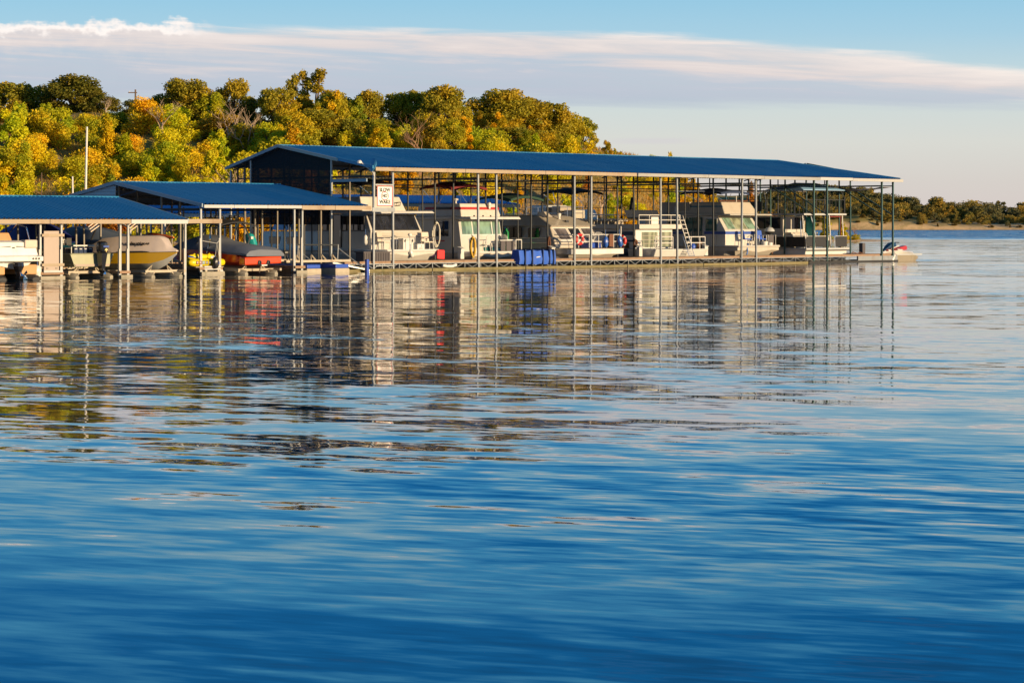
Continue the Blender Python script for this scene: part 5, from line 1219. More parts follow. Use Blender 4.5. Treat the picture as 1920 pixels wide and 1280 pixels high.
# rear upper deck with rails, slide, grill and small pilothouse
mb = MB(); mb.box(24.9,29.0,8.2,13.2,2.60,2.74); part('upper_deck', mb, 'beige_gel', h4, bevel=.02)
part('upper_rail', rails([(24.95,8.3),(24.95,13.1),(28.9,13.1)], [(24.95,v) for v in (8.3,9.6,10.9,12.1,13.1)], (3.1,3.48), .022, 2.74), 'chrome', h4)
part('stair_rail', rails([(28.8,8.3),(28.8,13.0)], [(28.8,8.3+.45*k) for k in range(10)], (3.48,), .02, 2.74), 'dark_steel', h4)
mb = MB(); mb.box(25.0,28.8,8.4,13.0,2.42,2.60); part('deck_side', mb, 'taupe_paint', h4)
mb = MB(); mb.box(25.3,26.2,9.3,10.2,2.75,3.3); part('bar_cabinet', mb, 'beige_gel', h4); mb = MB(); mb.box(25.25,26.25,10.5,11.2,2.75,3.55); part('console', mb, 'taupe_paint', h4)
mb = MB(); mb.hexa([(25.1,11.4,2.75),(27.4,11.4,2.75),(27.4,13.0,2.75),(25.1,13.0,2.75)], [(25.3,11.8,3.62),(27.2,11.8,3.62),(27.2,13.0,3.62),(25.3,13.0,3.62)]); part('pilothouse', mb, 'grey_gel', h4); 
mb = MB(); mb.hexa([(27.9,7.0,2.75),(28.3,7.0,2.75),(28.3,7.2,2.75),(27.9,7.2,2.75)], [(29.6,8.3,4.12),(29.75,8.3,4.12),(29.75,8.5,4.12),(29.6,8.5,4.12)]); part('slide', mb, 'dark_steel', h4)
bimini('black bimini top over the upper deck behind the rounded tan houseboat', 'black_canvas', 25.3, 28.2, 9.6, 12.2, 4.72, .14, zlow=3.5)
lg = thing('sun_lounger', 'dark folding lounger with raised back on the roof deck, leftmost of the row', 'lounger', (0,0,0)); OFF[lg] = (0,0,0)
for nm, q in (('backrest',[(-.26,.12,.35),(.26,.12,.35),(.26,.42,.86),(-.26,.42,.86)]),('seat',[(-.26,-.9,.35),(.26,-.9,.35),(.26,.12,.33),(-.26,.12,.33)])):
    mb = MB(); mb.plate(q, .04); part(nm, mb, 'lounger_navy', lg)
for s_ in (-1,1):
    mb = MB(); mb.tube([(.28*s_,-.92,.0),(.28*s_,-.9,.34),(.28*s_,.12,.34),(.28*s_,.44,.88)],.018,5); mb.bar((.28*s_,.2,.34),(.28*s_,.35,0),.018,5); part('frame', mb, 'dark_steel', lg)
place_proto(lg, (25.7,4.9,2.43), -8)
for k, lab in enumerate(('dark folding lounger on the roof deck, second from the left of the row','dark folding lounger on the roof deck, middle of the row of five','dark folding lounger on the roof deck, second from the right of the row','dark folding lounger on the roof deck, rightmost of the row')):
    dup(lg, (26.35+.65*k,4.9+.03*k,2.43), -8+3*k, lab)
bs = thing('bar_stool', 'white wire stool on the bow of the white step boat', 'stool', (25.7,2.9,.93))
mb = MB(); mb.lathe([(.2,0),(.22,.03),(.2,.06)], (25.7,2.9,1.42), 10); part('seat', mb, 'white_plastic', bs)
for k in range(4):
    a = math.pi/4+k*math.pi/2; mb = MB(); mb.bar((25.7+.16*math.cos(a),2.9+.16*math.sin(a),1.42),(25.7+.26*math.cos(a),2.9+.26*math.sin(a),.94),.02,5); part('leg', mb, 'white_plastic', bs)
mb = MB(); mb.lathe([(.1,0),(.17,.05),(.18,.2),(.1,.32),(.0,.34)], (28.4,2.4,.93), 10); single('water_jug', mb, 'blue_plastic', 'dark blue water jug at the foot of the ladder on the white step boat', 'jug', (28.4,2.4,.93), smooth=True)
# ================================================================== houseboat 5: blue striped beige boat
h5 = thing('houseboat', 'beige houseboat with a blue stripe and two blue folding chairs on its bow', 'houseboat', (34,7,0))
part('hull', scow(31.9,36.3,1.85,13,1.06,1.9,nose=.93,lip=.34), 'beige_gel', h5, bevel=.03)
part('rub_rail', rubrail(31.9,36.3,1.85,13,1.05,.93,1.9,.12), 'cream_gel', h5, smooth=True)
fv5 = lambda z: 3.2 if z < 2.0 else 3.2+(z-2.0)*.75
a, b = 32.5, 36.0
mb = MB(); mb.loft([[(a,3.2,1.06),(b,3.2,1.06),(b,10.5,1.06),(a,10.5,1.06)],[(a,3.2,2.0),(b,3.2,2.0),(b,10.5,2.0),(a,10.5,2.0)],[(a+.1,fv5(2.96),2.96),(b-.1,fv5(2.96),2.96),(b-.1,10.5,2.96),(a+.1,10.5,2.96)]]); part('cabin', mb, 'cream_gel', h5, bevel=.03)
mb = MB(); mb.box(a-.02,b+.02,3.175,4.9,1.80,1.97); mb.box(a-.02,b+.02,6.6,8.0,1.80,1.97); part('stripe', mb, 'blue_stripe', h5)
for c0, c1 in ((32.85,33.6),(33.65,34.75),(34.80,35.65)): window(h5, fwin(fv5, 2.12, 2.82, c0, c1), 'glass_olive' if c0 > 33 and c0 < 34 else 'glass_green', 'cream_gel', .04, 'windscreen')
window(h5, swin(a,3.9,4.8,2.0,2.75), 'glass_teal', 'grey_gel', .03); window(h5, swin(a,6.7,7.9,2.0,2.8), 'glass_teal', 'white_gel', .04)
for v0_ in (5.1,5.85):
    mb = MB(); mb.box(a-.03,a+.02,v0_,v0_+.68,1.12,2.85); d_ = part('door', mb, 'glass_teal', h5); mb = MB(); mb.bar((a-.05,v0_+.06,1.7),(a-.05,v0_+.06,2.0),.014,5); part('handle', mb, 'chrome', d_)
for v0_ in (3.9,4.4): 
    mb = MB(); mb.box(a-.012,a+.01,v0_,v0_+.015,1.1,1.78); part('panel_seam', mb, 'taupe_paint', h5)
mb = MB(); mb.hexa([(a-.3,2.55,2.97),(b+.3,2.45,2.97),(b+.2,10.6,2.97),(a-.1,10.6,2.97)], [(a-.25,2.65,3.07),(b+.25,2.55,3.07),(b+.2,10.6,3.07),(a-.1,10.6,3.07)]); part('roof', mb, 'cream_gel', h5, bevel=.03)
mb = MB(); mb.hexa([(32.55,3.3,3.07),(35.9,3.3,3.07),(35.9,8.0,3.07),(32.55,8.0,3.07)], [(32.75,3.75,3.82),(35.6,3.75,3.82),(35.6,6.2,3.82),(32.75,6.2,3.82)]); part('flybridge', mb, 'beige_gel', h5, bevel=.05)
mb = MB(); mb.hexa([(32.66,3.56,3.50),(35.73,3.56,3.50),(35.73,6.4,3.50),(32.66,6.4,3.50)], [(32.68,3.62,3.58),(35.70,3.62,3.58),(35.70,6.4,3.58),(32.68,6.4,3.58)]); part('stripe', mb, 'teal_stripe', h5)
mb = MB()
for i in range(14): mb.ell((32.85+.2*i, 3.95, 3.88+.02*(i%2)), (.13,.12,.07), 6, 4)
part('cushion_roll', mb, 'rope_brown', h5)
mb = MB(); mb.box(32.6,35.9,6.2,8.6,3.07,3.82); part('rear_cockpit', mb, 'taupe_paint', h5)
mb = MB(); mb.bar((34.3,3.8,3.82),(34.3,3.8,4.2),.03,5); part('antenna', mb, 'white_gel', h5)
fender('white fender stowed on the flybridge side of the blue striped houseboat', 'fender_white', 32.5,7.2,3.15,3.62,.10,0,.1)
bt = bimini('navy bimini top over the blue striped houseboat', 'navy_canvas', 32.9, 35.7, 3.9, 7.2, 4.72, .12, zlow=3.82)
mb = MB(); mb.tube([(35.5,3.9,4.5),(36.6,3.4,4.5),(36.9,3.5,3.9),(37.0,3.6,3.4)],.03,5); mb.tube([(32.9,5.2,4.5),(31.9,6.8,4.5)],.025,5); part('boom', mb, 'chrome', bt)
c4 = chair_proto('white_plastic', 'blue_canvas', 'blue canvas folding chair on the left of the blue striped houseboat bow')
place_proto(c4, (33.9,2.6,1.06), 60); dup(c4, (35.15,2.5,1.06), -20, 'blue canvas folding chair beside the grill on the blue striped houseboat bow')
mb = MB(); mb.lathe([(.16,0),(.2,.02),(.22,.28),(.2,.3)], (35.0,2.1,1.06), 10); single('bucket', mb, 'white_plastic', 'white bucket in front of the right blue chair', 'bucket', (35.0,2.1,1.06), smooth=True)
mb = MB(); mb.lathe([(.14,0),(.18,.02),(.19,.2),(.17,.22)], (35.6,2.15,1.06), 10); single('bucket', mb, 'white_plastic', 'small white bucket between the right blue chair and the grill', 'bucket', (35.6,2.15,1.06), smooth=True)
gl = thing('grill', 'round kettle grill with a grey lid on a white stand at the bow corner', 'grill', (36.0,2.5,1.06))
mb = MB(); mb.lathe([(.05,0),(.25,.06),(.33,.18)], (36.0,2.5,1.78), 12); part('bowl', mb, 'dark_trim', gl, smooth=True)
mb = MB(); mb.lathe([(.34,0),(.30,.13),(.18,.24),(.05,.28)], (36.0,2.5,1.97), 12); l_ = part('lid', mb, 'grey_gel', gl, smooth=True); mb = MB(); mb.box(35.94,36.06,2.47,2.53,2.25,2.36); part('handle', mb, 'dark_trim', l_)
mb = MB(); mb.box(35.75,36.25,2.35,2.65,1.15,1.75); part('cabinet', mb, 'dock_box_grey', gl)
for u in (35.62,36.38):
    mb = MB(); mb.tube([(u,2.3,1.08),(u,2.3,1.75),(u,2.7,1.75),(u,2.7,1.08)],.022,5); part('leg', mb, 'white_plastic', gl)
# ================================================================== houseboat 6: two storey deck boat
h6 = thing('houseboat', 'two storey deck houseboat with black rail panels and a blue canopy on top', 'houseboat', (41,6,0))
mb = MB(); mb.hexa([(38.85,1.9,.12),(43.2,1.9,.12),(43.2,12,.12),(38.85,12,.12)], [(38.85,1.8,.86),(43.2,1.8,.86),(43.2,12,.86),(38.85,12,.86)]); part('hull', mb, 'white_gel', h6, bevel=.04)
mb = MB(); mb.box(38.75,43.3,1.68,12,.80,.90); part('deck_edge', mb, 'grey_gel', h6)
mb = MB(); mb.box(38.75,43.3,1.66,1.70,.72,.78); part('bumper_strip', mb, 'dark_trim', h6)
for a_, b_ in ((38.9,39.75),(39.85,41.35),(42.0,43.2)):
    mb = MB(); mb.box(a_,b_,1.80,1.84,.98,1.62); o = part('rail_panel', mb, 'black_panel', h6)
    mb = MB(); mb.tube([(a_,1.82,.9),(a_,1.82,1.66),(b_,1.82,1.66),(b_,1.82,.9)],.022,5); part('rail', mb, 'white_gel', o)
for v0_, v1_ in ((1.9,3.4),(3.5,5.2),(5.3,7.0)):
    mb = MB(); mb.box(38.86,38.9,v0_,v1_,.98,1.62); o = part('rail_panel', mb, 'black_panel', h6); mb = MB(); mb.tube([(38.88,v0_,1.66),(38.88,v1_,1.66)],.022,5); part('rail', mb, 'white_gel', o)
mb = MB(); mb.box(40.9,41.25,1.765,1.795,1.38,1.6); part('notice_plate', mb, 'beige_gel', h6)
mb = MB(); mb.tube([(41.5,1.8,.9),(41.5,1.75,1.7),(41.85,1.75,1.7),(41.85,1.8,.9)],.025,5); part('boarding_rail', mb, 'chrome', h6)
mb = MB(); mb.box(39.3,41.6,4.0,11.5,.9,2.95); part('cabin', mb, 'cream_gel', h6)
for c0, c1 in ((39.4,40.1),(40.2,41.5)): window(h6, fwin(lambda z: 4.0, 2.1, 2.85, c0, c1), 'glass_black', 'cream_gel', .03)
for v0_ in (4.2,6.6,9.0): window(h6, swin(39.3,v0_,v0_+2.2,2.15,2.85), 'glass_black', 'grey_gel', .03)
mb = MB(); mb.hexa([(39.4,3.2,.92),(41.2,3.2,.92),(41.2,4.0,.92),(39.4,4.0,.92)], [(39.5,3.5,1.9),(41.1,3.5,1.9),(41.1,4.0,1.9),(39.5,4.0,1.9)]); part('helm_console', mb, 'beige_gel', h6, bevel=.03)
for u in (39.65,40.9):
    mb = MB(); mb.hexa([(u-.2,3.1,1.0),(u+.2,3.1,1.0),(u+.2,3.2,1.0),(u-.2,3.2,1.0)], [(u-.15,3.38,1.8),(u+.15,3.38,1.8),(u+.15,3.5,1.8),(u-.15,3.5,1.8)]); part('helm_seat', mb, 'cream_gel', h6)
mb = MB(); mb.box(38.8,43.3,1.9,12,3.0,3.12); part('roof_deck', mb, 'grey_gel', h6, bevel=.02)
for u in (38.95,40.05,41.75,43.15):
    mb = MB(); mb.bar((u,2.0,.9),(u-.0,2.15,3.0),.035,6); part('roof_post', mb, 'white_gel', h6)
for u0_, u1_ in ((39.4,39.7),(41.2,40.8)):
    mb = MB(); mb.bar((u0_,2.6,1.0),(u1_,2.9,3.0),.03,6); part('roof_brace', mb, 'chrome', h6)
mb = MB(); mb.plate([(41.75,4.0,.95),(41.75,3.3,1.9),(41.75,3.3,2.9),(41.75,4.0,2.9)],.02); part('side_curtain', mb, 'teal_paint', h6)
mb = MB(); mb.box(41.70,41.75,2.2,2.25,.9,2.95); mb.box(43.05,43.10,2.2,2.25,.9,2.95); mb.box(41.70,43.10,2.2,2.25,2.88,2.95); part('opening_frame', mb, 'maroon_canvas', h6)
# upper deck balusters, two dark end screens
for pts in (((38.85,2.0),(43.2,2.0)),((38.85,2.0),(38.85,8.0)),((43.2,2.0),(43.2,8.0))):
    mb = MB(); (x0,y0),(x1,y1) = pts; mb.bar((x0,y0,4.0),(x1,y1,4.0),.022,4); L = math.hypot(x1-x0,y1-y0); n = int(L/.32)
    for k in range(n+1): mb.bar((x0+(x1-x0)*k/n,y0+(y1-y0)*k/n,3.12),(x0+(x1-x0)*k/n,y0+(y1-y0)*k/n,4.0),.012,4)
    part('baluster_rail', mb, 'dark_steel', h6)
mb = MB(); mb.box(38.83,38.87,5.4,7.9,3.25,3.9); part('rail_panel', mb, 'black_panel', h6)
mb = MB(); mb.box(43.14,43.22,1.96,2.04,3.0,4.2); part('corner_screen', mb, 'black_panel', h6)
# canopy
for u in (38.95,40.35,41.75,43.15):
    for v in (2.1,5.0):
        mb = MB(); mb.bar((u,v,3.12),(u,v,4.62),.025,5); part('canopy_post', mb, 'dark_steel', h6)
        if u in (38.95,43.15):
            mb = MB(); mb.bar((u,v,4.35),(u+(.25 if u < 40 else -.25),v,4.6),.016,4); part('canopy_bracket', mb, 'dark_steel', h6)
mb = MB(); mb.tube([(38.9,2.05,4.62),(43.2,2.05,4.62),(43.2,5.05,4.62),(38.9,5.05,4.62)],.025,5,closed=True); part('canopy_frame', mb, 'grey_gel', h6)
mb = MB(); E_ = [(38.85,2.0,4.64),(43.25,2.0,4.64),(43.25,5.1,4.64),(38.85,5.1,4.64)]; r0, r1 = (39.9,3.55,5.10), (42.2,3.55,5.10)
vs = E_+[r0,r1]; vs2 = [(x,y,z-.03) for x,y,z in vs]
fs = [(0,1,5,4),(1,2,5),(2,3,4,5),(3,0,4)]
mb.add(vs+vs2, fs+[tuple(6+i for i in reversed(f)) for f in fs]+[(i,6+i,6+(i+1)%4,(i+1)%4) for i in range(4)]); part('canopy', mb, 'sky_canvas', h6)
# ================================================================== cruisers moored stern to the back walkway
def cruiser(label, u0, u1, v0, top, hm, stripe, glass):
    t_ = thing('cruiser', label, 'cruiser', ((u0+u1)/2, v0+4, 0))
    part('hull', scow(u0, u1, v0, v0+9.5, 1.05, .5, nose=.97), hm, t_, bevel=.03)
    mb = MB(); mb.box(u0-.02,u0+.02,v0+.3,v0+9.3,.72,.84); mb.box(u0+.1,u1-.1,v0-.03,v0+.02,.72,.84); part('stripe', mb, stripe, t_)
    a, b = u0+.35, u1-.35
    mb = MB(); mb.loft([[(a,v0+1.4,1.05),(b,v0+1.4,1.05),(b,v0+7.6,1.05),(a,v0+7.6,1.05)],[(a+.06,v0+1.5,2.3),(b-.06,v0+1.5,2.3),(b-.06,v0+7.0,2.3),(a+.06,v0+7.0,2.3)]]); part('cabin', mb, 'white_gel', t_, bevel=.04)
    n = 3
    for i in range(n):
        c0 = a+.2+(b-a-.4)*i/n; window(t_, MB().box(c0+.05,c0+(b-a-.4)/n-.05,v0+1.38,v0+1.44,1.45,2.15), glass, 'white_gel', .04)
    for k in range(3): window(t_, swin(a,v0+2.0+1.6*k,v0+3.2+1.6*k,1.5,2.1), glass, 'dark_trim', .03)
    mb = MB(); mb.box(a-.15,b+.15,v0+.9,v0+7.3,2.31,2.42); part('roof', mb, 'cream_gel', t_, bevel=.03)
    mb = MB(); mb.hexa([(a+.2,v0+2.4,2.42),(b-.2,v0+2.4,2.42),(b-.2,v0+6.4,2.42),(a+.2,v0+6.4,2.42)], [(a+.35,v0+2.8,top),(b-.35,v0+2.8,top),(b-.35,v0+5.6,top),(a+.35,v0+5.6,top)]); part('flybridge', mb, 'white_gel', t_, bevel=.05)
    part('stern_rail', rails([(a,v0+.8),(a,v0+.15),(b,v0+.15),(b,v0+.8)], [(a,v0+.15),((a+b)/2,v0+.15),(b,v0+.15)], (1.45,1.75), .022, 1.05), 'chrome', t_)
    part('roof_rail', rails([(a,v0+2.2),(a,v0+1.0),(b,v0+1.0),(b,v0+2.2)], [(a,v0+1.0),((a+b)/2,v0+1.0),(b,v0+1.0)], (2.75,3.05), .022, 2.42), 'chrome', t_)
    mb = MB(); mb.bar((a+.6,v0+4.2,top),(a+.6,v0+4.2,top+.8),.02,5); part('antenna', mb, 'white_gel', t_)
cruiser('white cruiser moored at the back walkway behind the cream houseboat and the red striped houseboat', 14.0, 18.0, 13.2, 3.3, 'grey_gel', 'red_stripe', 'glass_dark')
cruiser('white cruiser with a blue stripe at the back walkway behind the rounded tan houseboat', 22.6, 26.6, 13.4, 3.5, 'white_gel', 'blue_stripe', 'glass_teal')
cruiser('white cruiser with a teal stripe at the back walkway behind the white step boat', 31.2, 35.2, 13.2, 3.4, 'white_gel', 'teal_stripe', 'glass_dark')
mb = MB(); mb.box(44.5,44.8,1.5,1.8,.5,1.2); single('dock_locker', mb, 'dock_box_grey', 'grey locker standing on the walkway at the foot of the far post', 'locker', (44.65,1.65,.5), bevel=.02)
# ------------------------------------------------------------------ small boats and gear at the low sheds
def vhull(uc, w_, va, vb, zg, zk, sheer=.15, n=9, deep=.45, blunt=.03, taper=1.9):
    """pointed hull, bow at va; zg gunwale, zk keel; rings run bow to stern"""
    rings = []
    for i in range(n):
        f = i/(n-1); v = va+(vb-va)*f; q = blunt+(1-blunt)*min(1, math.sin(min(1, f*taper)*math.pi/2)); hw = w_/2*q
        zgg = zg+sheer*(1-f)**2; zkk = zk+(zgg-zk)*max(0, 1-f*4.2)**1.4*.82; zc = zkk+(zgg-zkk)*deep
        rings.append([(uc-hw,v,zgg),(uc+hw,v,zgg),(uc+hw*.93,v+.0,zc),(uc,v,zkk),(uc-hw*.93,v,zc)])
    return rings
# ---- covered yellow boat
yb = thing('covered_boat', 'yellow runabout under a cream cover with black script, bow towards the camera side', 'runabout', (-15.9,-.6,.3))
rg = vhull(-15.9, 2.3, -3.9, .6, 1.12, .30, .06, deep=.36, taper=1.25)
mb = MB(); mb.loft([[r[0],r[1],(r[2][0],r[2][1],r[2][2]),(r[4][0],r[4][1],r[4][2])] for r in rg]); part('topsides', mb, 'yellow_gel', yb, smooth=True)
mb = MB(); mb.loft([[r[4],r[2],r[3]] for r in rg]); part('hull_bottom', mb, 'grey_gel', yb, smooth=True)
mb = MB(); mb.tube([r[0] for r in reversed(rg)]+[r[1] for r in rg], .045, 5); part('rub_rail', mb, 'dark_trim', yb)
mb = MB(); mb.prism([(-17.06,-1.2,.72),(-17.06,-.2,.70),(-17.06,.5,.86),(-17.06,-.4,.80)],(-.02,0,0)); part('side_graphic', mb, 'dark_trim', yb)
cr = []
for i, (f, zt, tw) in enumerate(((0,.04,.1),(.05,.13,.5),(.09,.20,.7),(.155,.58,.64),(.23,.70,.62),(.62,.72,.62),(.82,.64,.66),(1,.2,.8))):
    v = -3.93+4.55*f; k = min(8, f*8); i0 = int(k); i1 = min(8, i0+1); ff = k-i0
    hl = rg[i0][0][0]*(1-ff)+rg[i1][0][0]*ff-.05; hr = rg[i0][1][0]*(1-ff)+rg[i1][1][0]*ff+.05; zg = rg[i0][0][2]*(1-ff)+rg[i1][0][2]*ff
    uc = (hl+hr)/2; wh = (hr-hl)/2
    cr.append([(hl,v,zg-.02),(hl,v,zg+.04),(uc-wh*tw,v,zg+zt),(uc,v,zg+zt+.04),(uc+wh*tw,v,zg+zt),(hr,v,zg+.04),(hr,v,zg-.02)])
mb = MB(); mb.loft(cr); cv = part('cover', mb, 'cream_cover', yb, smooth=True)
yb.rotation_euler.z += R(14); yb.location = W(-16.35,-.45,.3)
lettering('Nautique', .22, 'ink_black', yb, (-16.645,-2.2,1.53), rot=(58,0,-74), shear=.35, bold=.006, width=1.15, name='cover_script')
def lift(label, uc, va, vb, w_, z=.25, name='boat_lift'):
    t_ = thing(name, label, 'boat lift', (uc,(va+vb)/2,0))
    for v in (va+.5, vb-.6):
        mb = MB(); mb.box(uc-w_/2,uc+w_/2,v-.07,v+.07,z-.06,z+.06); part('cross_beam', mb, 'lift_steel', t_)
        for s_ in (-1,1):
            mb = MB(); mb.tube([(uc+s_*.55,v,z),(uc+s_*.42,v,z+.28),(uc+s_*.75,v,z+.02)],.035,5); part('bunk_bracket', mb, 'lift_steel', t_)
    for s_ in (-1,1):
        mb = MB(); mb.box(uc+s_*w_/2-.06,uc+s_*w_/2+.06,va,vb,z-.05,z+.07); part('side_rail', mb, 'lift_steel', t_)
        mb = MB(); u = uc+s_*w_/2*.72
        mb.loft([[(u+.30*k*math.cos(q*math.pi/4),v,.02+.22*k*math.sin(q*math.pi/4)) for q in range(8)] for v, k in ((va-.1,.35),(va+.15,.9),(va+.6,1),(vb-.4,1),(vb-.1,.8))]); part('float_tank', mb, 'lift_tank', t_, smooth=True)
        mb = MB(); mb.bar((u-.3,va+.2,z-.05),(u-.1,va+.2,.05),.03,4); mb.bar((u+.3,va+.2,z-.05),(u+.1,va+.2,.05),.03,4); part('knee_brace', mb, 'lift_steel', t_)
    return t_
lift('boat lift with rounded float tanks under the yellow covered boat', -15.9, -3.3, 2.4, 2.2)
# ---- jon boat with outboard
jb = thing('jon_boat', 'olive aluminium jon boat on a lift with its black outboard towards the camera', 'jon boat', (-19.45,0,.5))
rings = []
for v, hw, z0, z1 in ((-2.5,1.18,.50,1.06),(-2.0,1.2,.48,1.06),(.5,1.2,.48,1.06),(2.0,1.05,.52,1.12),(3.0,.8,.8,1.18)): rings.append([(-19.45-hw,v,z1),(-19.45+hw,v,z1),(-19.45+hw*.80,v,z0),(-19.45-hw*.80,v,z0)])
mb = MB(); mb.loft(rings); part('hull', mb, 'alu_olive', jb)
mb = MB(); mb.hexa([(-20.36,-2.53,.52),(-18.54,-2.53,.52),(-18.54,-2.5,.52),(-20.36,-2.5,.52)], [(-20.42,-2.53,.62),(-18.48,-2.53,.62),(-18.48,-2.5,.62),(-20.42,-2.5,.62)]); part('transom_strip', mb, 'tan_board', jb)
for k in range(3):
    z = .62+.14*k
    mb = MB(); mb.bar((-20.48-.10*k*.3,-2.3,z),(-20.55-.04*k,2.0,z+.03),.02,4); part('side_rib', mb, 'alu_olive', jb)
mb = MB(); mb.tube([(-20.6,-2.45,1.08),(-20.62,1.9,1.1)],.03,5); mb.tube([(-18.3,-2.45,1.08),(-18.28,1.9,1.1)],.03,5); mb.tube([(-20.6,-2.5,1.08),(-18.3,-2.5,1.08)],.03,5); part('gunwale', mb, 'alu_olive', jb)
mb = MB(); mb.box(-20.3,-19.0,-1.6,-1.2,1.07,1.35); part('bench', mb, 'dock_box_grey', jb)
om = thing('outboard_motor', 'black outboard motor clamped on the jon boat transom', 'outboard motor', (-19.15,-2.85,.3))
mb = MB(); mb.loft([[(-19.15+a*math.cos(q*math.pi/5),-2.85+b*math.sin(q*math.pi/5),z) for q in range(10)] for a, b, z in ((.16,.22,1.12),(.22,.30,1.18),(.235,.32,1.40),(.22,.30,1.58),(.12,.20,1.64))]); cwl = part('cowling', mb, 'engine_black', om, smooth=True)
mb = MB(); mb.box(-19.30,-19.0,-3.165,-3.14,1.38,1.45); part('decal', mb, 'blue_stripe', cwl); mb = MB(); mb.prism([(-19.25,-3.17,1.24),(-19.05,-3.17,1.24),(-19.15,-3.17,1.34)],(0,.02,0)); mb.box(-19.17,-19.13,-3.17,-3.15,1.17,1.24); part('emblem', mb, 'gold_ink', cwl)
mb = MB(); mb.hexa([(-19.23,-2.95,.35),(-19.07,-2.95,.35),(-19.07,-2.7,.35),(-19.23,-2.7,.35)], [(-19.30,-3.05,1.12),(-19.0,-3.05,1.12),(-19.0,-2.6,1.12),(-19.30,-2.6,1.12)]); part('midsection', mb, 'engine_black', om)
mb = MB(); mb.loft([[(-19.15+a*math.cos(q*math.pi/4),v,.30+a*math.sin(q*math.pi/4)) for q in range(8)] for v, a in ((-3.1,.03),(-3.0,.07),(-2.7,.07),(-2.55,.02))]); mb.hexa([(-19.17,-2.95,.05),(-19.13,-2.95,.05),(-19.13,-2.75,.05),(-19.17,-2.75,.05)], [(-19.18,-2.95,.3),(-19.12,-2.95,.3),(-19.12,-2.7,.3),(-19.18,-2.7,.3)]); part('gearcase', mb, 'engine_black', om)
mb = MB()
for k in range(3):
    a = k*2.094; mb.plate([(-19.15,-3.08,.30),(-19.15+.15*math.cos(a),-3.05,.30+.15*math.sin(a)),(-19.15+.15*math.cos(a+.7),-3.12,.30+.15*math.sin(a+.7)),(-19.15+.05*math.cos(a+1),-3.1,.30+.05*math.sin(a+1))],.012)
part('propeller', mb, 'chrome', om)
lk = thing('bottle_rack', 'white framed rack holding four blue crates on the jon boat', 'rack', (-19.75,-1.9,1.1))
mb = MB(); mb.box(-20.25,-19.1,-2.2,-1.8,1.42,1.48); part('top_bar', mb, 'white_plastic', lk); 
for u in (-20.23,-19.12):
    mb = MB(); mb.bar((u,-2.0,1.07),(u,-2.0,1.42),.025,4); part('leg', mb, 'white_plastic', lk)
for k in range(4):
    mb = MB(); mb.box(-20.18+.265*k,-19.95+.265*k,-2.15,-1.9,1.10,1.36); o = part('crate', mb, 'navy_canvas', lk); mb = MB(); mb.box(-20.16+.265*k,-20.03+.265*k,-2.17,-2.15,1.28,1.32); part('tag', mb, 'white_plastic', o)
lift('boat lift with angled knee braces under the olive jon boat', -19.45, -2.6, 2.6, 2.6)
nb = thing('slip_number', 'black board with pale characters hanging behind the jon boat', 'sign', (-19,.4,1.6))
mb = MB(); mb.box(-19.35,-18.55,.36,.40,1.45,1.78); part('board', mb, 'black_panel', nb); lettering('T8', .26, 'white_plastic', nb, (-18.95,.35,1.62), bold=.004); 
mb = MB(); mb.bar((-18.95,.38,1.78),(-18.95,.38,2.9),.015,4); part('hanger', mb, 'dark_steel', nb)
# ---- white runabout cut by the frame edge
wb = thing('runabout', 'white runabout at the left frame edge, stern drive towards the camera', 'runabout', (-24.4,-1,.4))
rings = []
for v, hw, z0, z1, z2 in ((-3.6,1.28,.72,1.08,1.62),(-3.4,1.36,.70,1.08,1.70),(-1.0,1.40,.60,1.08,1.72),(1.5,1.2,.60,1.10,1.74),(2.8,.7,.8,1.2,1.74),(3.6,.06,1.3,1.5,1.74)):
    rings.append([(-24.4-hw*.86,v,z2),(-24.4+hw*.86,v,z2),(-24.4+hw,v,z1),(-24.4+hw*.95,v,z1-.12),(-24.4+hw*.6,v,z0-.1),(-24.4,v,z0-.25),(-24.4-hw*.6,v,z0-.1),(-24.4-hw*.95,v,z1-.12),(-24.4-hw,v,z1)])
mb = MB(); mb.loft(rings); part('hull', mb, 'white_gel', wb, bevel=.03)
mb = MB(); mb.hexa([(-25.6,-4.15,.80),(-23.2,-4.15,.80),(-23.05,-3.55,.78),(-25.75,-3.55,.78)], [(-25.6,-4.15,1.02),(-23.2,-4.15,1.02),(-23.05,-3.55,1.08),(-25.75,-3.55,1.08)]); part('swim_platform', mb, 'white_gel', wb, bevel=.04)
for u in (-23.75,-23.6,-23.45):
    mb = MB(); mb.lathe([(.0,0),(.045,0),(.045,.02),(.0,.02)], (0,0,0), 8); me = mb.mesh('t'); mb2 = MB(); mb2.add([(u+x, -4.16-z, .92+y) for x, y, z in mb.v], mb.f); part('exhaust_port', mb2, 'dark_trim', wb)
mb = MB(); mb.prism([(-25.2,-3.62,1.42),(-24.55,-3.62,1.47),(-24.55,-3.62,1.43)],(0,-.02,0)); mb.prism([(-24.25,-3.62,1.47),(-23.6,-3.62,1.42),(-24.25,-3.62,1.43)],(0,-.02,0)); mb.box(-24.46,-24.34,-3.64,-3.62,1.37,1.42); part('emblem', mb, 'dark_trim', wb)
mb = MB(); mb.box(-23.85,-23.2,-3.7,-3.3,1.38,1.74); part('stern_cushion', mb, 'beige_plastic', wb, bevel=.05)
mb = MB()
gr = [[(-24.4+1.15*math.cos(math.pi*(.02+.96*j/10)), -1.6+1.5*math.sin(math.pi*(.02+.96*j/10))*(1-.25*i/3), 1.72+.17*i*(.35+.65*math.sin(math.pi*j/10))) for j in range(11)] for i in range(4)]
mb.sheet(gr, .02); part('windscreen', mb, 'smoke_acrylic', wb, smooth=True)
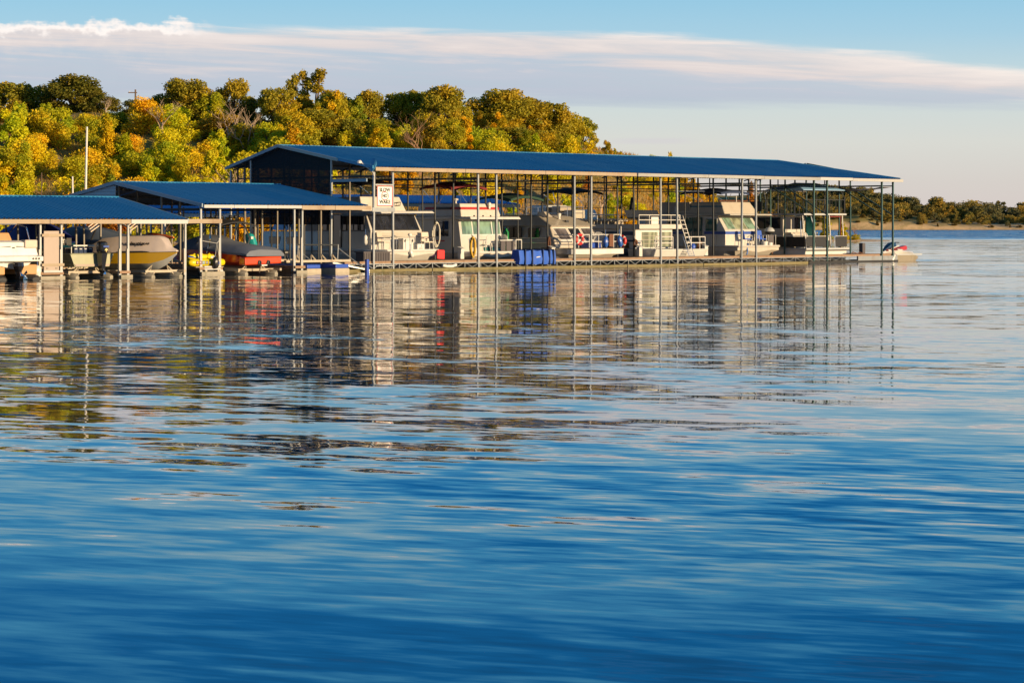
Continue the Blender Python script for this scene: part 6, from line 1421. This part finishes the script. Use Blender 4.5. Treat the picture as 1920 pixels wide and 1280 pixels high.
for u, v in ((-24.9,-1.9),(-23.8,-2.0),(-24.3,-2.6)):
    mb = MB(); mb.hexa([(u-.3,v-.2,1.7),(u+.3,v-.2,1.7),(u+.3,v+.2,1.7),(u-.3,v+.2,1.7)], [(u-.22,v-.05,2.05),(u+.22,v-.05,2.05),(u+.22,v+.12,2.05),(u-.22,v+.12,2.05)]); part('seat', mb, 'tan_seat', wb, bevel=.05)
mb = MB(); mb.tube([(-23.15,-3.0,1.7),(-23.25,-2.9,2.3),(-23.4,-2.4,2.42),(-25.4,-2.4,2.42)],.03,5); mb.tube([(-23.3,-1.2,1.72),(-23.4,-2.4,2.42)],.02,5); part('canvas_frame', mb, 'chrome', wb)
mb = MB(); mb.loft([[(-24.4+a*math.cos(q*math.pi/4),-4.0+b*math.sin(q*math.pi/4)*1,z) for q in range(8)] for a, b, z in ((.20,.25,.75),(.22,.28,.6),(.10,.2,.35),(.06,.16,.05))]); part('stern_drive', mb, 'engine_black', wb)
mb = MB()
for k in range(3):
    a = k*2.094+.4; mb.plate([(-24.3,-4.28,.22),(-24.3+.22*math.cos(a),-4.25,.22+.22*math.sin(a)),(-24.3+.22*math.cos(a+.8),-4.34,.22+.22*math.sin(a+.8)),(-24.3+.06*math.cos(a+1.2),-4.3,.22+.06*math.sin(a+1.2))],.02)
part('propeller', mb, 'chrome', wb)
ft = thing('drive_on_float', 'tan float blocks carrying the white runabout', 'float', (-24.4,-3,.2))
for a_, b_ in ((-25.8,-24.75),(-24.0,-23.1)):
    mb = MB(); mb.box(a_,b_,-3.5,2.5,.22,.66); part('block', mb, 'tan_seat', ft, bevel=.04)
    mb = MB(); mb.loft([[((a_+b_)/2+.5*k*math.cos(q*math.pi/4),v,.02+.24*k*math.sin(q*math.pi/4)) for q in range(8)] for v, k in ((-4.1,.4),(-3.8,.9),(-3,1),(2,1),(2.6,.5))]); part('float_tank', mb, 'float_dark', ft, smooth=True)
fender('upright white fender at the foot of the left front post of the tan board', 'fender_white', -22.85,-3.15,.05,.62,.15,0,.15)
bd = thing('fender_board', 'tall tan board strapped between the two front posts of the nearest shed', 'board', (-22,-3.05,.3))
mb = MB(); mb.box(-22.46,-21.66,-3.10,-3.02,.36,2.12); part('board', mb, 'tan_board', bd, bevel=.01)
for z in (1.93,.62):
    mb = MB(); mb.box(-22.6,-21.42,-3.16,-3.11,z-.06,z+.06); part('crossbar', mb, 'tan_fascia', bd)
mb = MB(); mb.box(-22.5,-21.5,-3.16,-3.11,.28,.37); part('bottom_rail', mb, 'white_gutter', bd)
for u in (-22.3,-21.8):
    mb = MB(); mb.box(u-.05,u+.05,-3.13,-3.11,.44,.49); part('bolt_plate', mb, 'galv_old', bd)
# ---- red wakeboat under a grey cover
rb_ = thing('covered_boat', 'red ski boat under a grey cover with a black tower canopy, stern towards the camera', 'ski boat', (-8.8,1.5,.5))
rings = []
UC = -8.8
for v, hw, z0, z1 in ((-1.25,1.05,.48,.78),(-1.0,1.2,.42,.98),(1,1.25,.40,1.18),(3,1.2,.42,1.24),(4.4,.85,.55,1.08),(5.3,.1,.95,1.12)):
    rings.append([(UC-hw,v,z1),(UC+hw,v,z1),(UC+hw*.94,v,z0+.16),(UC+hw*.5,v,z0+.02),(UC,v,z0-.04),(UC-hw*.5,v,z0+.02),(UC-hw*.94,v,z0+.16)])
mb = MB(); mb.loft(rings); part('hull', mb, 'red_gel', rb_, smooth=True)
mb = MB(); mb.hexa([(UC-1.15,-1.75,.44),(UC+1.15,-1.75,.52),(UC+1.1,-1.2,.5),(UC-1.1,-1.2,.44)], [(UC-1.15,-1.75,.80),(UC+1.15,-1.75,.86),(UC+1.1,-1.2,.92),(UC-1.1,-1.2,.90)]); part('swim_platform', mb, 'red_gel', rb_, bevel=.05)
for u in (UC-.25,UC+.3):
    mb = MB(); mb.tube([(u+.1*math.cos(k*math.pi/5),-1.77,.56+.1*math.sin(k*math.pi/5)) for k in range(10)],.03,5,closed=True); part('exhaust_ring', mb, 'dark_trim', rb_)
    mb = MB(); mb.ell((u,-1.75,.56),(.08,.03,.08),8,5); part('exhaust_port', mb, 'engine_black', rb_)
mb = MB(); mb.box(UC-.15,UC+.2,-1.8,-1.75,.40,.46); part('step_light', mb, 'white_plastic', rb_); mb = MB(); mb.bar((UC-.05,-1.6,.44),(UC-.05,-1.5,.08),.03,5); part('rudder', mb, 'galv_old', rb_)
cr = []
for v, hw, zs, zt, tw in ((-1.9,1.18,.87,1.14,.82),(-1.5,1.22,.92,1.27,.78),(-.6,1.27,.95,1.36,.74),(.6,1.29,1.08,1.46,.72),(1.5,1.29,1.14,1.62,.66),(2.3,1.28,1.16,1.86,.6),(3.2,1.2,1.16,1.66,.6),(4.4,.9,.98,1.45,.55),(5.35,.12,1.05,1.2,.5)):
    cr.append([(UC-hw,v,zs),(UC-hw,v,zs+.10),(UC-hw*tw,v,zt-.02),(UC-hw*.3,v,zt+.05),(UC+hw*.3,v,zt+.03),(UC+hw*tw,v,zt),(UC+hw,v,zs+.10),(UC+hw,v,zs)])
mb = MB(); mb.loft(cr); part('cover', mb, 'grey_cover', rb_, smooth=True)
mb = MB(); mb.tube([(UC-1.2,1.1,1.0),(UC-1.25,.8,1.7),(UC-1.1,1.0,2.3),(UC-.8,1.2,2.58),(UC+.8,1.2,2.58),(UC+1.1,1.0,2.3),(UC+1.25,.8,1.7),(UC+1.2,1.1,1.0)],.045,6); mb.tube([(UC-1.15,2.2,1.3),(UC-.9,1.3,2.5)],.03,5); mb.tube([(UC+1.15,2.2,1.3),(UC+.9,1.3,2.5)],.03,5); tw_ = part('tower', mb, 'chrome', rb_, smooth=True)
mb = MB(); gr = [[(UC-1.2+.24*i, .2+2.6*j/6, 2.50+.18*math.sin(math.pi*i/10)-.14*(j/3-1)**2) for j in range(7)] for i in range(11)]; mb.sheet(gr, .06); part('tower_canopy', mb, 'black_canvas', tw_, smooth=True)
mb = MB(); 
for u in (UC-.6,UC-.3,UC+.3,UC+.6): mb.ell((u,1.15,2.78),(.1,.13,.1),8,5)
part('tower_speaker', mb, 'dark_trim', tw_)
lift('boat lift under the red covered ski boat', UC, -1.5, 4.5, 2.6, .2)
# ---- yellow towable and its rack
tb_ = thing('towable_tube', 'yellow inflatable towable with dark letter patches between two posts', 'towable', (-11.3,-.2,.4))
def sausage(mb, u0, u1, v, z, r_): mb.loft([[(u, v+r_*k*math.cos(q*math.pi/5), z+r_*k*math.sin(q*math.pi/5)) for q in range(10)] for u, k in ((u0,.3),(u0+.08,.8),(u0+.25,1),(u1-.25,1),(u1-.08,.8),(u1,.3))]); return mb
part('tube', sausage(MB(), -12.45,-10.25,-.55,.58,.19), 'yellow_vinyl', tb_, smooth=True); part('tube', sausage(MB(), -12.4,-10.3,-.1,.58,.19), 'yellow_vinyl', tb_, smooth=True)
part('backrest_tube', sausage(MB(), -12.3,-10.6,-.33,.84,.14), 'yellow_vinyl', tb_, smooth=True)
for k in range(3):
    mb = MB(); mb.tube([(-12.05+.45*k,-.4,.93),(-11.98+.45*k,-.42,1.0),(-11.88+.45*k,-.4,.93)],.035,5); part('grab_handle', mb, 'yellow_vinyl', tb_)
for k, m_ in enumerate(('maroon_canvas','maroon_canvas','teal_stripe','dark_trim','dark_trim')):
    mb = MB(); mb.box(-12.12+.19*k,-11.99+.19*k,-.755,-.735,.50,.66); o = part('letter_patch', mb, m_, tb_); mb = MB(); mb.box(-12.09+.19*k,-12.06+.19*k,-.762,-.755,.53,.63); mb.box(-12.06+.19*k,-12.02+.19*k,-.762,-.755,.57,.60); part('letter_mark', mb, 'white_plastic', o)
mb = MB(); mb.box(-10.92,-10.72,-.755,-.735,.48,.62); part('patch', mb, 'blue_stripe', tb_)
for u in (-11.75,-10.95):
    mb = MB(); mb.plate([(u-.12,-.50,.78),(u+.15,-.50,.80),(u+.22,-.46,.90),(u-.02,-.46,.88)],.02); part('swoosh', mb, 'white_plastic', tb_)
mb = MB(); mb.plate([(-12.42,-.5,.86),(-11.95,-.5,.80),(-12.1,-.45,.88),(-12.4,-.45,.92)],.02); part('swoosh', mb, 'blue_stripe', tb_)
rk = thing('dock_rack', 'white low rack under the yellow towable', 'rack', (-11.2,-.7,.2))
for z in (.38,.27):
    mb = MB(); mb.box(-11.72,-10.72,-.86,-.78,z-.045,z+.03); part('bar', mb, 'white_gutter', rk)
for u in (-11.6,-10.85):
    mb = MB(); mb.box(u-.06,u+.06,-.85,-.75,-.02,.36); part('leg', mb, 'lift_steel', rk)
mb = MB(); mb.box(-12.2,-10.5,-.8,.15,.345,.38); part('shelf', mb, 'lift_steel', rk)
fb = fender('black fender tied up in front of the yellow towable', 'fender_black', -11.12,-.95,.28,.86,.15,0,.1)
mb = MB(); mb.tube([(-11.12,-.95,.9),(-11.0,-.9,1.5),(-11.75,-.75,1.62)],.014,4); mb.tube([(-11.0,-.9,1.5),(-10.7,-.75,1.66)],.014,4); mb.tube([(-11.0,-.9,1.5),(-10.75,-.8,.72)],.012,4); part('rope', mb, 'white_plastic', fb)
mb = MB(); mb.hexa([(-10.72,-.8,0),(-10.42,-.8,0),(-10.42,-.6,0),(-10.72,-.6,0)],[(-10.70,-.78,.3),(-10.60,-.78,.3),(-10.60,-.62,.3),(-10.70,-.62,.3)]); part('post_shoe', mb, 'white_gutter', s2)
# ---- empty lift with blue floats
el = thing('boat_lift', 'empty boat lift with two blue topped floats left of the cream houseboat', 'boat lift', (-3.8,0,.3))
mb = MB(); mb.box(-5.9,-1.6,-.05,.15,.50,.62); part('cross_beam', mb, 'lift_steel', el); mb = MB(); mb.box(-6.4,-2.6,3.0,3.2,.50,.62); part('cross_beam', mb, 'lift_steel', el)
for a_, b_ in ((-5.15,-4.2),(-3.25,-2.3)):
    mb = MB(); mb.box(a_,b_,-.75,2.6,-.25,.20); fl_ = part('float', mb, 'lift_steel', el, bevel=.04)
    mb = MB(); mb.box(a_+.03,b_-.03,-.72,2.55,.20,.40); part('float_top', mb, 'blue_plastic', fl_, bevel=.04)
for u in (-4.2,-3.5,-5.2,-2.8):
    mb = MB(); mb.tube([(u,.05,.6),(u+.05,.1,.88),(u+.35,.1,.6)],.045,5); part('bunk_bracket', mb, 'lift_steel', el)
mb = MB(); mb.tube([(-4.1,2.0,.6),(-4.1,2.1,.92)],.05,5); mb.ell((-4.1,2.1,.98),(.22,.14,.12),8,5); part('winch', mb, 'dark_trim', el)
mb = MB()
for k in range(3): mb.tube([(-5.9+.35*k+.14*math.cos(q*math.pi/5), -.6, .12+.16*math.sin(q*math.pi/5)) for q in range(7)],.02,4)
single('hose', mb, 'galv', 'grey hose looped at the waterline beside the empty boat lift', 'hose', (-5.6,-.6,0))
tl_ = thing('outboard_motor', 'teal outboard cowling behind the stern of the red covered boat', 'outboard motor', (-7.0,1.4,.6))
mb = MB(); mb.loft([[(-7.0+a*math.cos(q*math.pi/5)+dx,1.4+b*math.sin(q*math.pi/5),z) for q in range(10)] for a, b, z, dx in ((.12,.15,1.12,.15),(.24,.28,1.3,.12),(.27,.3,1.65,.0),(.2,.24,1.9,-.1),(.08,.1,1.98,-.12))]); part('cowling', mb, 'teal_paint', tl_, smooth=True)
mb = MB(); mb.hexa([(-6.95,1.3,.4),(-6.8,1.3,.4),(-6.8,1.5,.4),(-6.95,1.5,.4)], [(-7.0,1.25,1.2),(-6.72,1.25,1.2),(-6.72,1.55,1.2),(-7.0,1.55,1.2)]); part('midsection', mb, 'teal_paint', tl_); mb = MB(); mb.box(-7.25,-7.1,1.08,1.14,1.68,1.8); part('decal', mb, 'white_plastic', tl_)
# ---- boats deeper in the sheds
def covered(label, m, uc, va, vb, w_, z0, z1, hull_m, peak=.5):
    t_ = thing('covered_boat', label, 'covered boat', (uc,(va+vb)/2,z0))
    rg = vhull(uc, w_, va, vb, z0+.55, z0, .1); mb = MB(); mb.loft(rg); part('hull', mb, hull_m, t_, smooth=True)
    cr = []
    for i, r_ in enumerate(rg):
        f = i/8; hl, v, zg = r_[0]; hr = r_[1][0]; h = .12+(z1-z0-.6)*math.sin(min(1, f*1.35)*math.pi/2)**2*(1 if f < .75 else 1-(f-.75)*2); c = (hl+hr)/2; w2 = (hr-hl)/2+.05
        cr.append([(c-w2,v,zg-.12),(c-w2,v,zg+.02),(c-w2*.6,v,zg+h),(c,v,zg+h+.06),(c+w2*.6,v,zg+h),(c+w2,v,zg+.02),(c+w2,v,zg-.12)])
    mb = MB(); mb.loft(cr); part('cover', mb, m, t_, smooth=True)
    for v in (va+1.2, vb-.8):
        mb = MB(); mb.box(uc-w_/2,uc+w_/2,v-.06,v+.06,.2,.3); mb.box(uc-.5,uc-.4,v-.05,v+.05,.3,z0+.2); mb.box(uc+.4,uc+.5,v-.05,v+.05,.3,z0+.2); part('cradle', mb, 'lift_steel', t_)
    return t_
covered('boat under a royal blue cover deep in the nearest shed behind the jon boat', 'royal_cover', -16.2, 3.3, 8.6, 2.3, 1.0, 2.45, 'teal_stripe')
tw2 = covered('boat under a slate blue cover behind the yellow covered boat', 'slate_cover', -13.1, 2.6, 8.6, 2.4, .95, 2.2, 'grey_gel')
mb = MB()
for s_ in (-1,1): mb.tube([(-13.1+1.1*s_,5.0,1.5),(-13.1+1.0*s_,4.6,2.2),(-13.1+.6*s_,4.7,2.5)],.05,5)
mb.tube([(-13.7,4.7,2.5),(-12.5,4.7,2.5)],.05,5); part('tower', mb, 'dark_trim', tw2)
for s_ in (-1,1):
    for k in range(3):
        mb = MB(); mb.bar((-13.1+1.15*s_-.25,4.5+.1*k,2.05+.12*k),(-13.1+1.15*s_+.25,4.5+.1*k,2.35+.12*k),.035,4); part('board_rack', mb, 'beige_plastic', tw2)
covered('dark covered boat deep in the nearest shed left of the tan board', 'black_canvas', -21.0, 2.2, 8.0, 2.4, .9, 2.1, 'dark_trim')
covered('dark covered boat deep in the middle shed behind the yellow towable', 'slate_cover', -9.6, 6.4, 11.4, 2.3, .7, 1.9, 'maroon_canvas')
mb = MB(); mb.loft([[( -12.6+.30*k*math.cos(q*math.pi/4), v, 1.78+.2*k*math.sin(q*math.pi/4)) for q in range(8)] for v, k in ((0.4,.15),(1.0,.7),(2.0,1),(3.0,.7),(3.6,.15))]); ky = thing('kayak', 'orange kayak slung beside the left posts of the middle shed', 'kayak', (-12.6,2,1.8)); part('hull', mb, 'orange_plastic', ky, smooth=True); mb = MB(); mb.ell((-12.6,2.0,1.98),(.2,.5,.03),8,4); part('cockpit', mb, 'engine_black', ky)
mb = MB(); mb.bar((-12.6,1.2,1.98),(-11.8,1.2,2.9),.012,4); mb.bar((-12.6,2.8,1.98),(-11.8,2.8,2.9),.012,4); part('sling', mb, 'rope_brown', ky)
gp = thing('gas_bottle', 'tall green bottle standing on the finger dock left of the rounded tan houseboat', 'gas bottle', (15.9,6.0,.5)); mb = MB(); mb.lathe([(.15,.0),(.16,.05),(.16,1.45),(.07,1.58),(.05,1.66)], (15.9,6.0,.5), 10); part('body', mb, 'green_paint', gp, smooth=True); mb = MB(); mb.lathe([(.06,0),(.09,.03),(.05,.1)], (15.9,6.0,2.16), 8); part('valve', mb, 'chrome', gp)
# ---- jet ski on its float at the far end
jf = thing('drive_on_float', 'low pale float carrying the jet ski at the far end of the walkway', 'float', (48,1,0))
mb = MB(); mb.loft([[(u,1.0-hw,zt),(u,1.0+hw,zt),(u,1.0+hw*.8,zb),(u,1.0-hw*.8,zb)] for u, hw, zt, zb in ((46.4,.75,.46,-.05),(48.3,.78,.44,-.08),(48.9,.7,.36,-.02),(49.3,.55,.30,.12))]); part('body', mb, 'dirty_hull', jf, bevel=.04)
mb = MB(); mb.box(46.4,49.3,.18,.24,.40,.48); part('edge_rail', mb, 'grey_gel', jf)
js = thing('jet_ski', 'white and red jet ski with a dark blue nose right of the last posts', 'jet ski', (48,1,.4))
S_ = ((46.1,.10,.62,.58),(46.6,.42,.82,.46),(47.2,.55,.80,.42),(48.2,.58,.74,.40),(49.2,.55,.66,.40),(49.6,.45,.60,.42))
mb = MB(); mb.loft([[(u,1-hw,zt-.14),(u,1-hw*.7,zt),(u,1+hw*.7,zt),(u,1+hw,zt-.14),(u,1+hw*.7,zb),(u,1,zb-.06),(u,1-hw*.7,zb)] for u, hw, zt, zb in S_]); part('hull', mb, 'white_gel', js, smooth=True)
mb = MB(); mb.loft([[(u,1-hw,zb),(u,1-hw*.6,zt),(u,1+hw*.6,zt),(u,1+hw,zb)] for u, hw, zb, zt in ((46.25,.12,.66,.74),(46.7,.34,.74,1.02),(47.15,.36,.76,1.26),(47.5,.30,.78,1.30),(47.75,.16,.90,1.24))]); part('hood', mb, 'navy_stripe', js, smooth=True)
mb = MB(); mb.loft([[(u,.96-hw,zb),(u,.985-hw*.7,zt),(u,1.015+hw*.7,zt),(u,1.04+hw,zb)] for u, hw, zb, zt in ((46.35,.22,.66,.78),(46.8,.42,.70,.90),(47.4,.46,.72,1.02),(47.9,.4,.72,.92),(48.3,.35,.70,.80))]); part('side_panel', mb, 'maroon_canvas', js, smooth=True, label='red side panel with white flash')
mb = MB(); mb.bar((46.6,.55,.84),(47.5,.47,1.06),.04,5); mb.bar((47.3,.48,.78),(48.0,.52,.74),.05,5); part('flash', mb, 'white_gel', js)
mb = MB(); mb.loft([[(u,1-hw,zb),(u,1-hw*.8,zt),(u,1+hw*.8,zt),(u,1+hw,zb)] for u, hw, zb, zt in ((47.7,.14,.74,.98),(48.1,.2,.74,.94),(48.5,.22,.74,.98),(48.9,.22,.74,1.06),(49.2,.12,.78,1.02))]); part('seat', mb, 'red_stripe', js, smooth=True, bevel=.02)
mb = MB(); mb.tube([(47.75,.62,1.28),(47.55,.8,1.30),(47.5,1,1.26),(47.55,1.2,1.30),(47.75,1.38,1.28)],.03,5); part('handlebar', mb, 'engine_black', js)
js.scale = (.86, .9, .9); js.location = W(47.6, 1, .42)
fender('white fender lying against the walkway corner beside the jet ski', 'fender_white', 45.95,.0,.0,.5,.12,-.35,.15)
mb = MB(); mb.tube([(4.8,-.18,.24),(5.1,-.2,.19),(5.5,-.2,.19),(5.8,-.18,.26)],.08,7); single('fender', mb, 'fender_white', 'white boat fender lying on the float beam below the red cushion', 'fender', (5.3,-.18,.15), smooth=True)
mb = MB(); pts = []
for i in range(30): pts.append((24.6+.22*i, -.18, .28-.09*math.sin(i*.75)-.03*math.sin(i*1.9)))
mb.tube(pts,.022,4); single('hose', mb, 'galv', 'grey water hose drooping along the walkway truss before the blue striped houseboat', 'hose', (27.6,-.2,.2))
mb = MB(); mb.tube([(42.8,1.2,.5),(43.1,1.25,.62),(43.5,1.2,.52),(43.9,1.3,.6),(44.2,1.25,.51)],.03,5); single('rope', mb, 'rope_brown', 'dark rope lying on the walkway in front of the grey locker', 'rope', (43.5,1.2,.5))
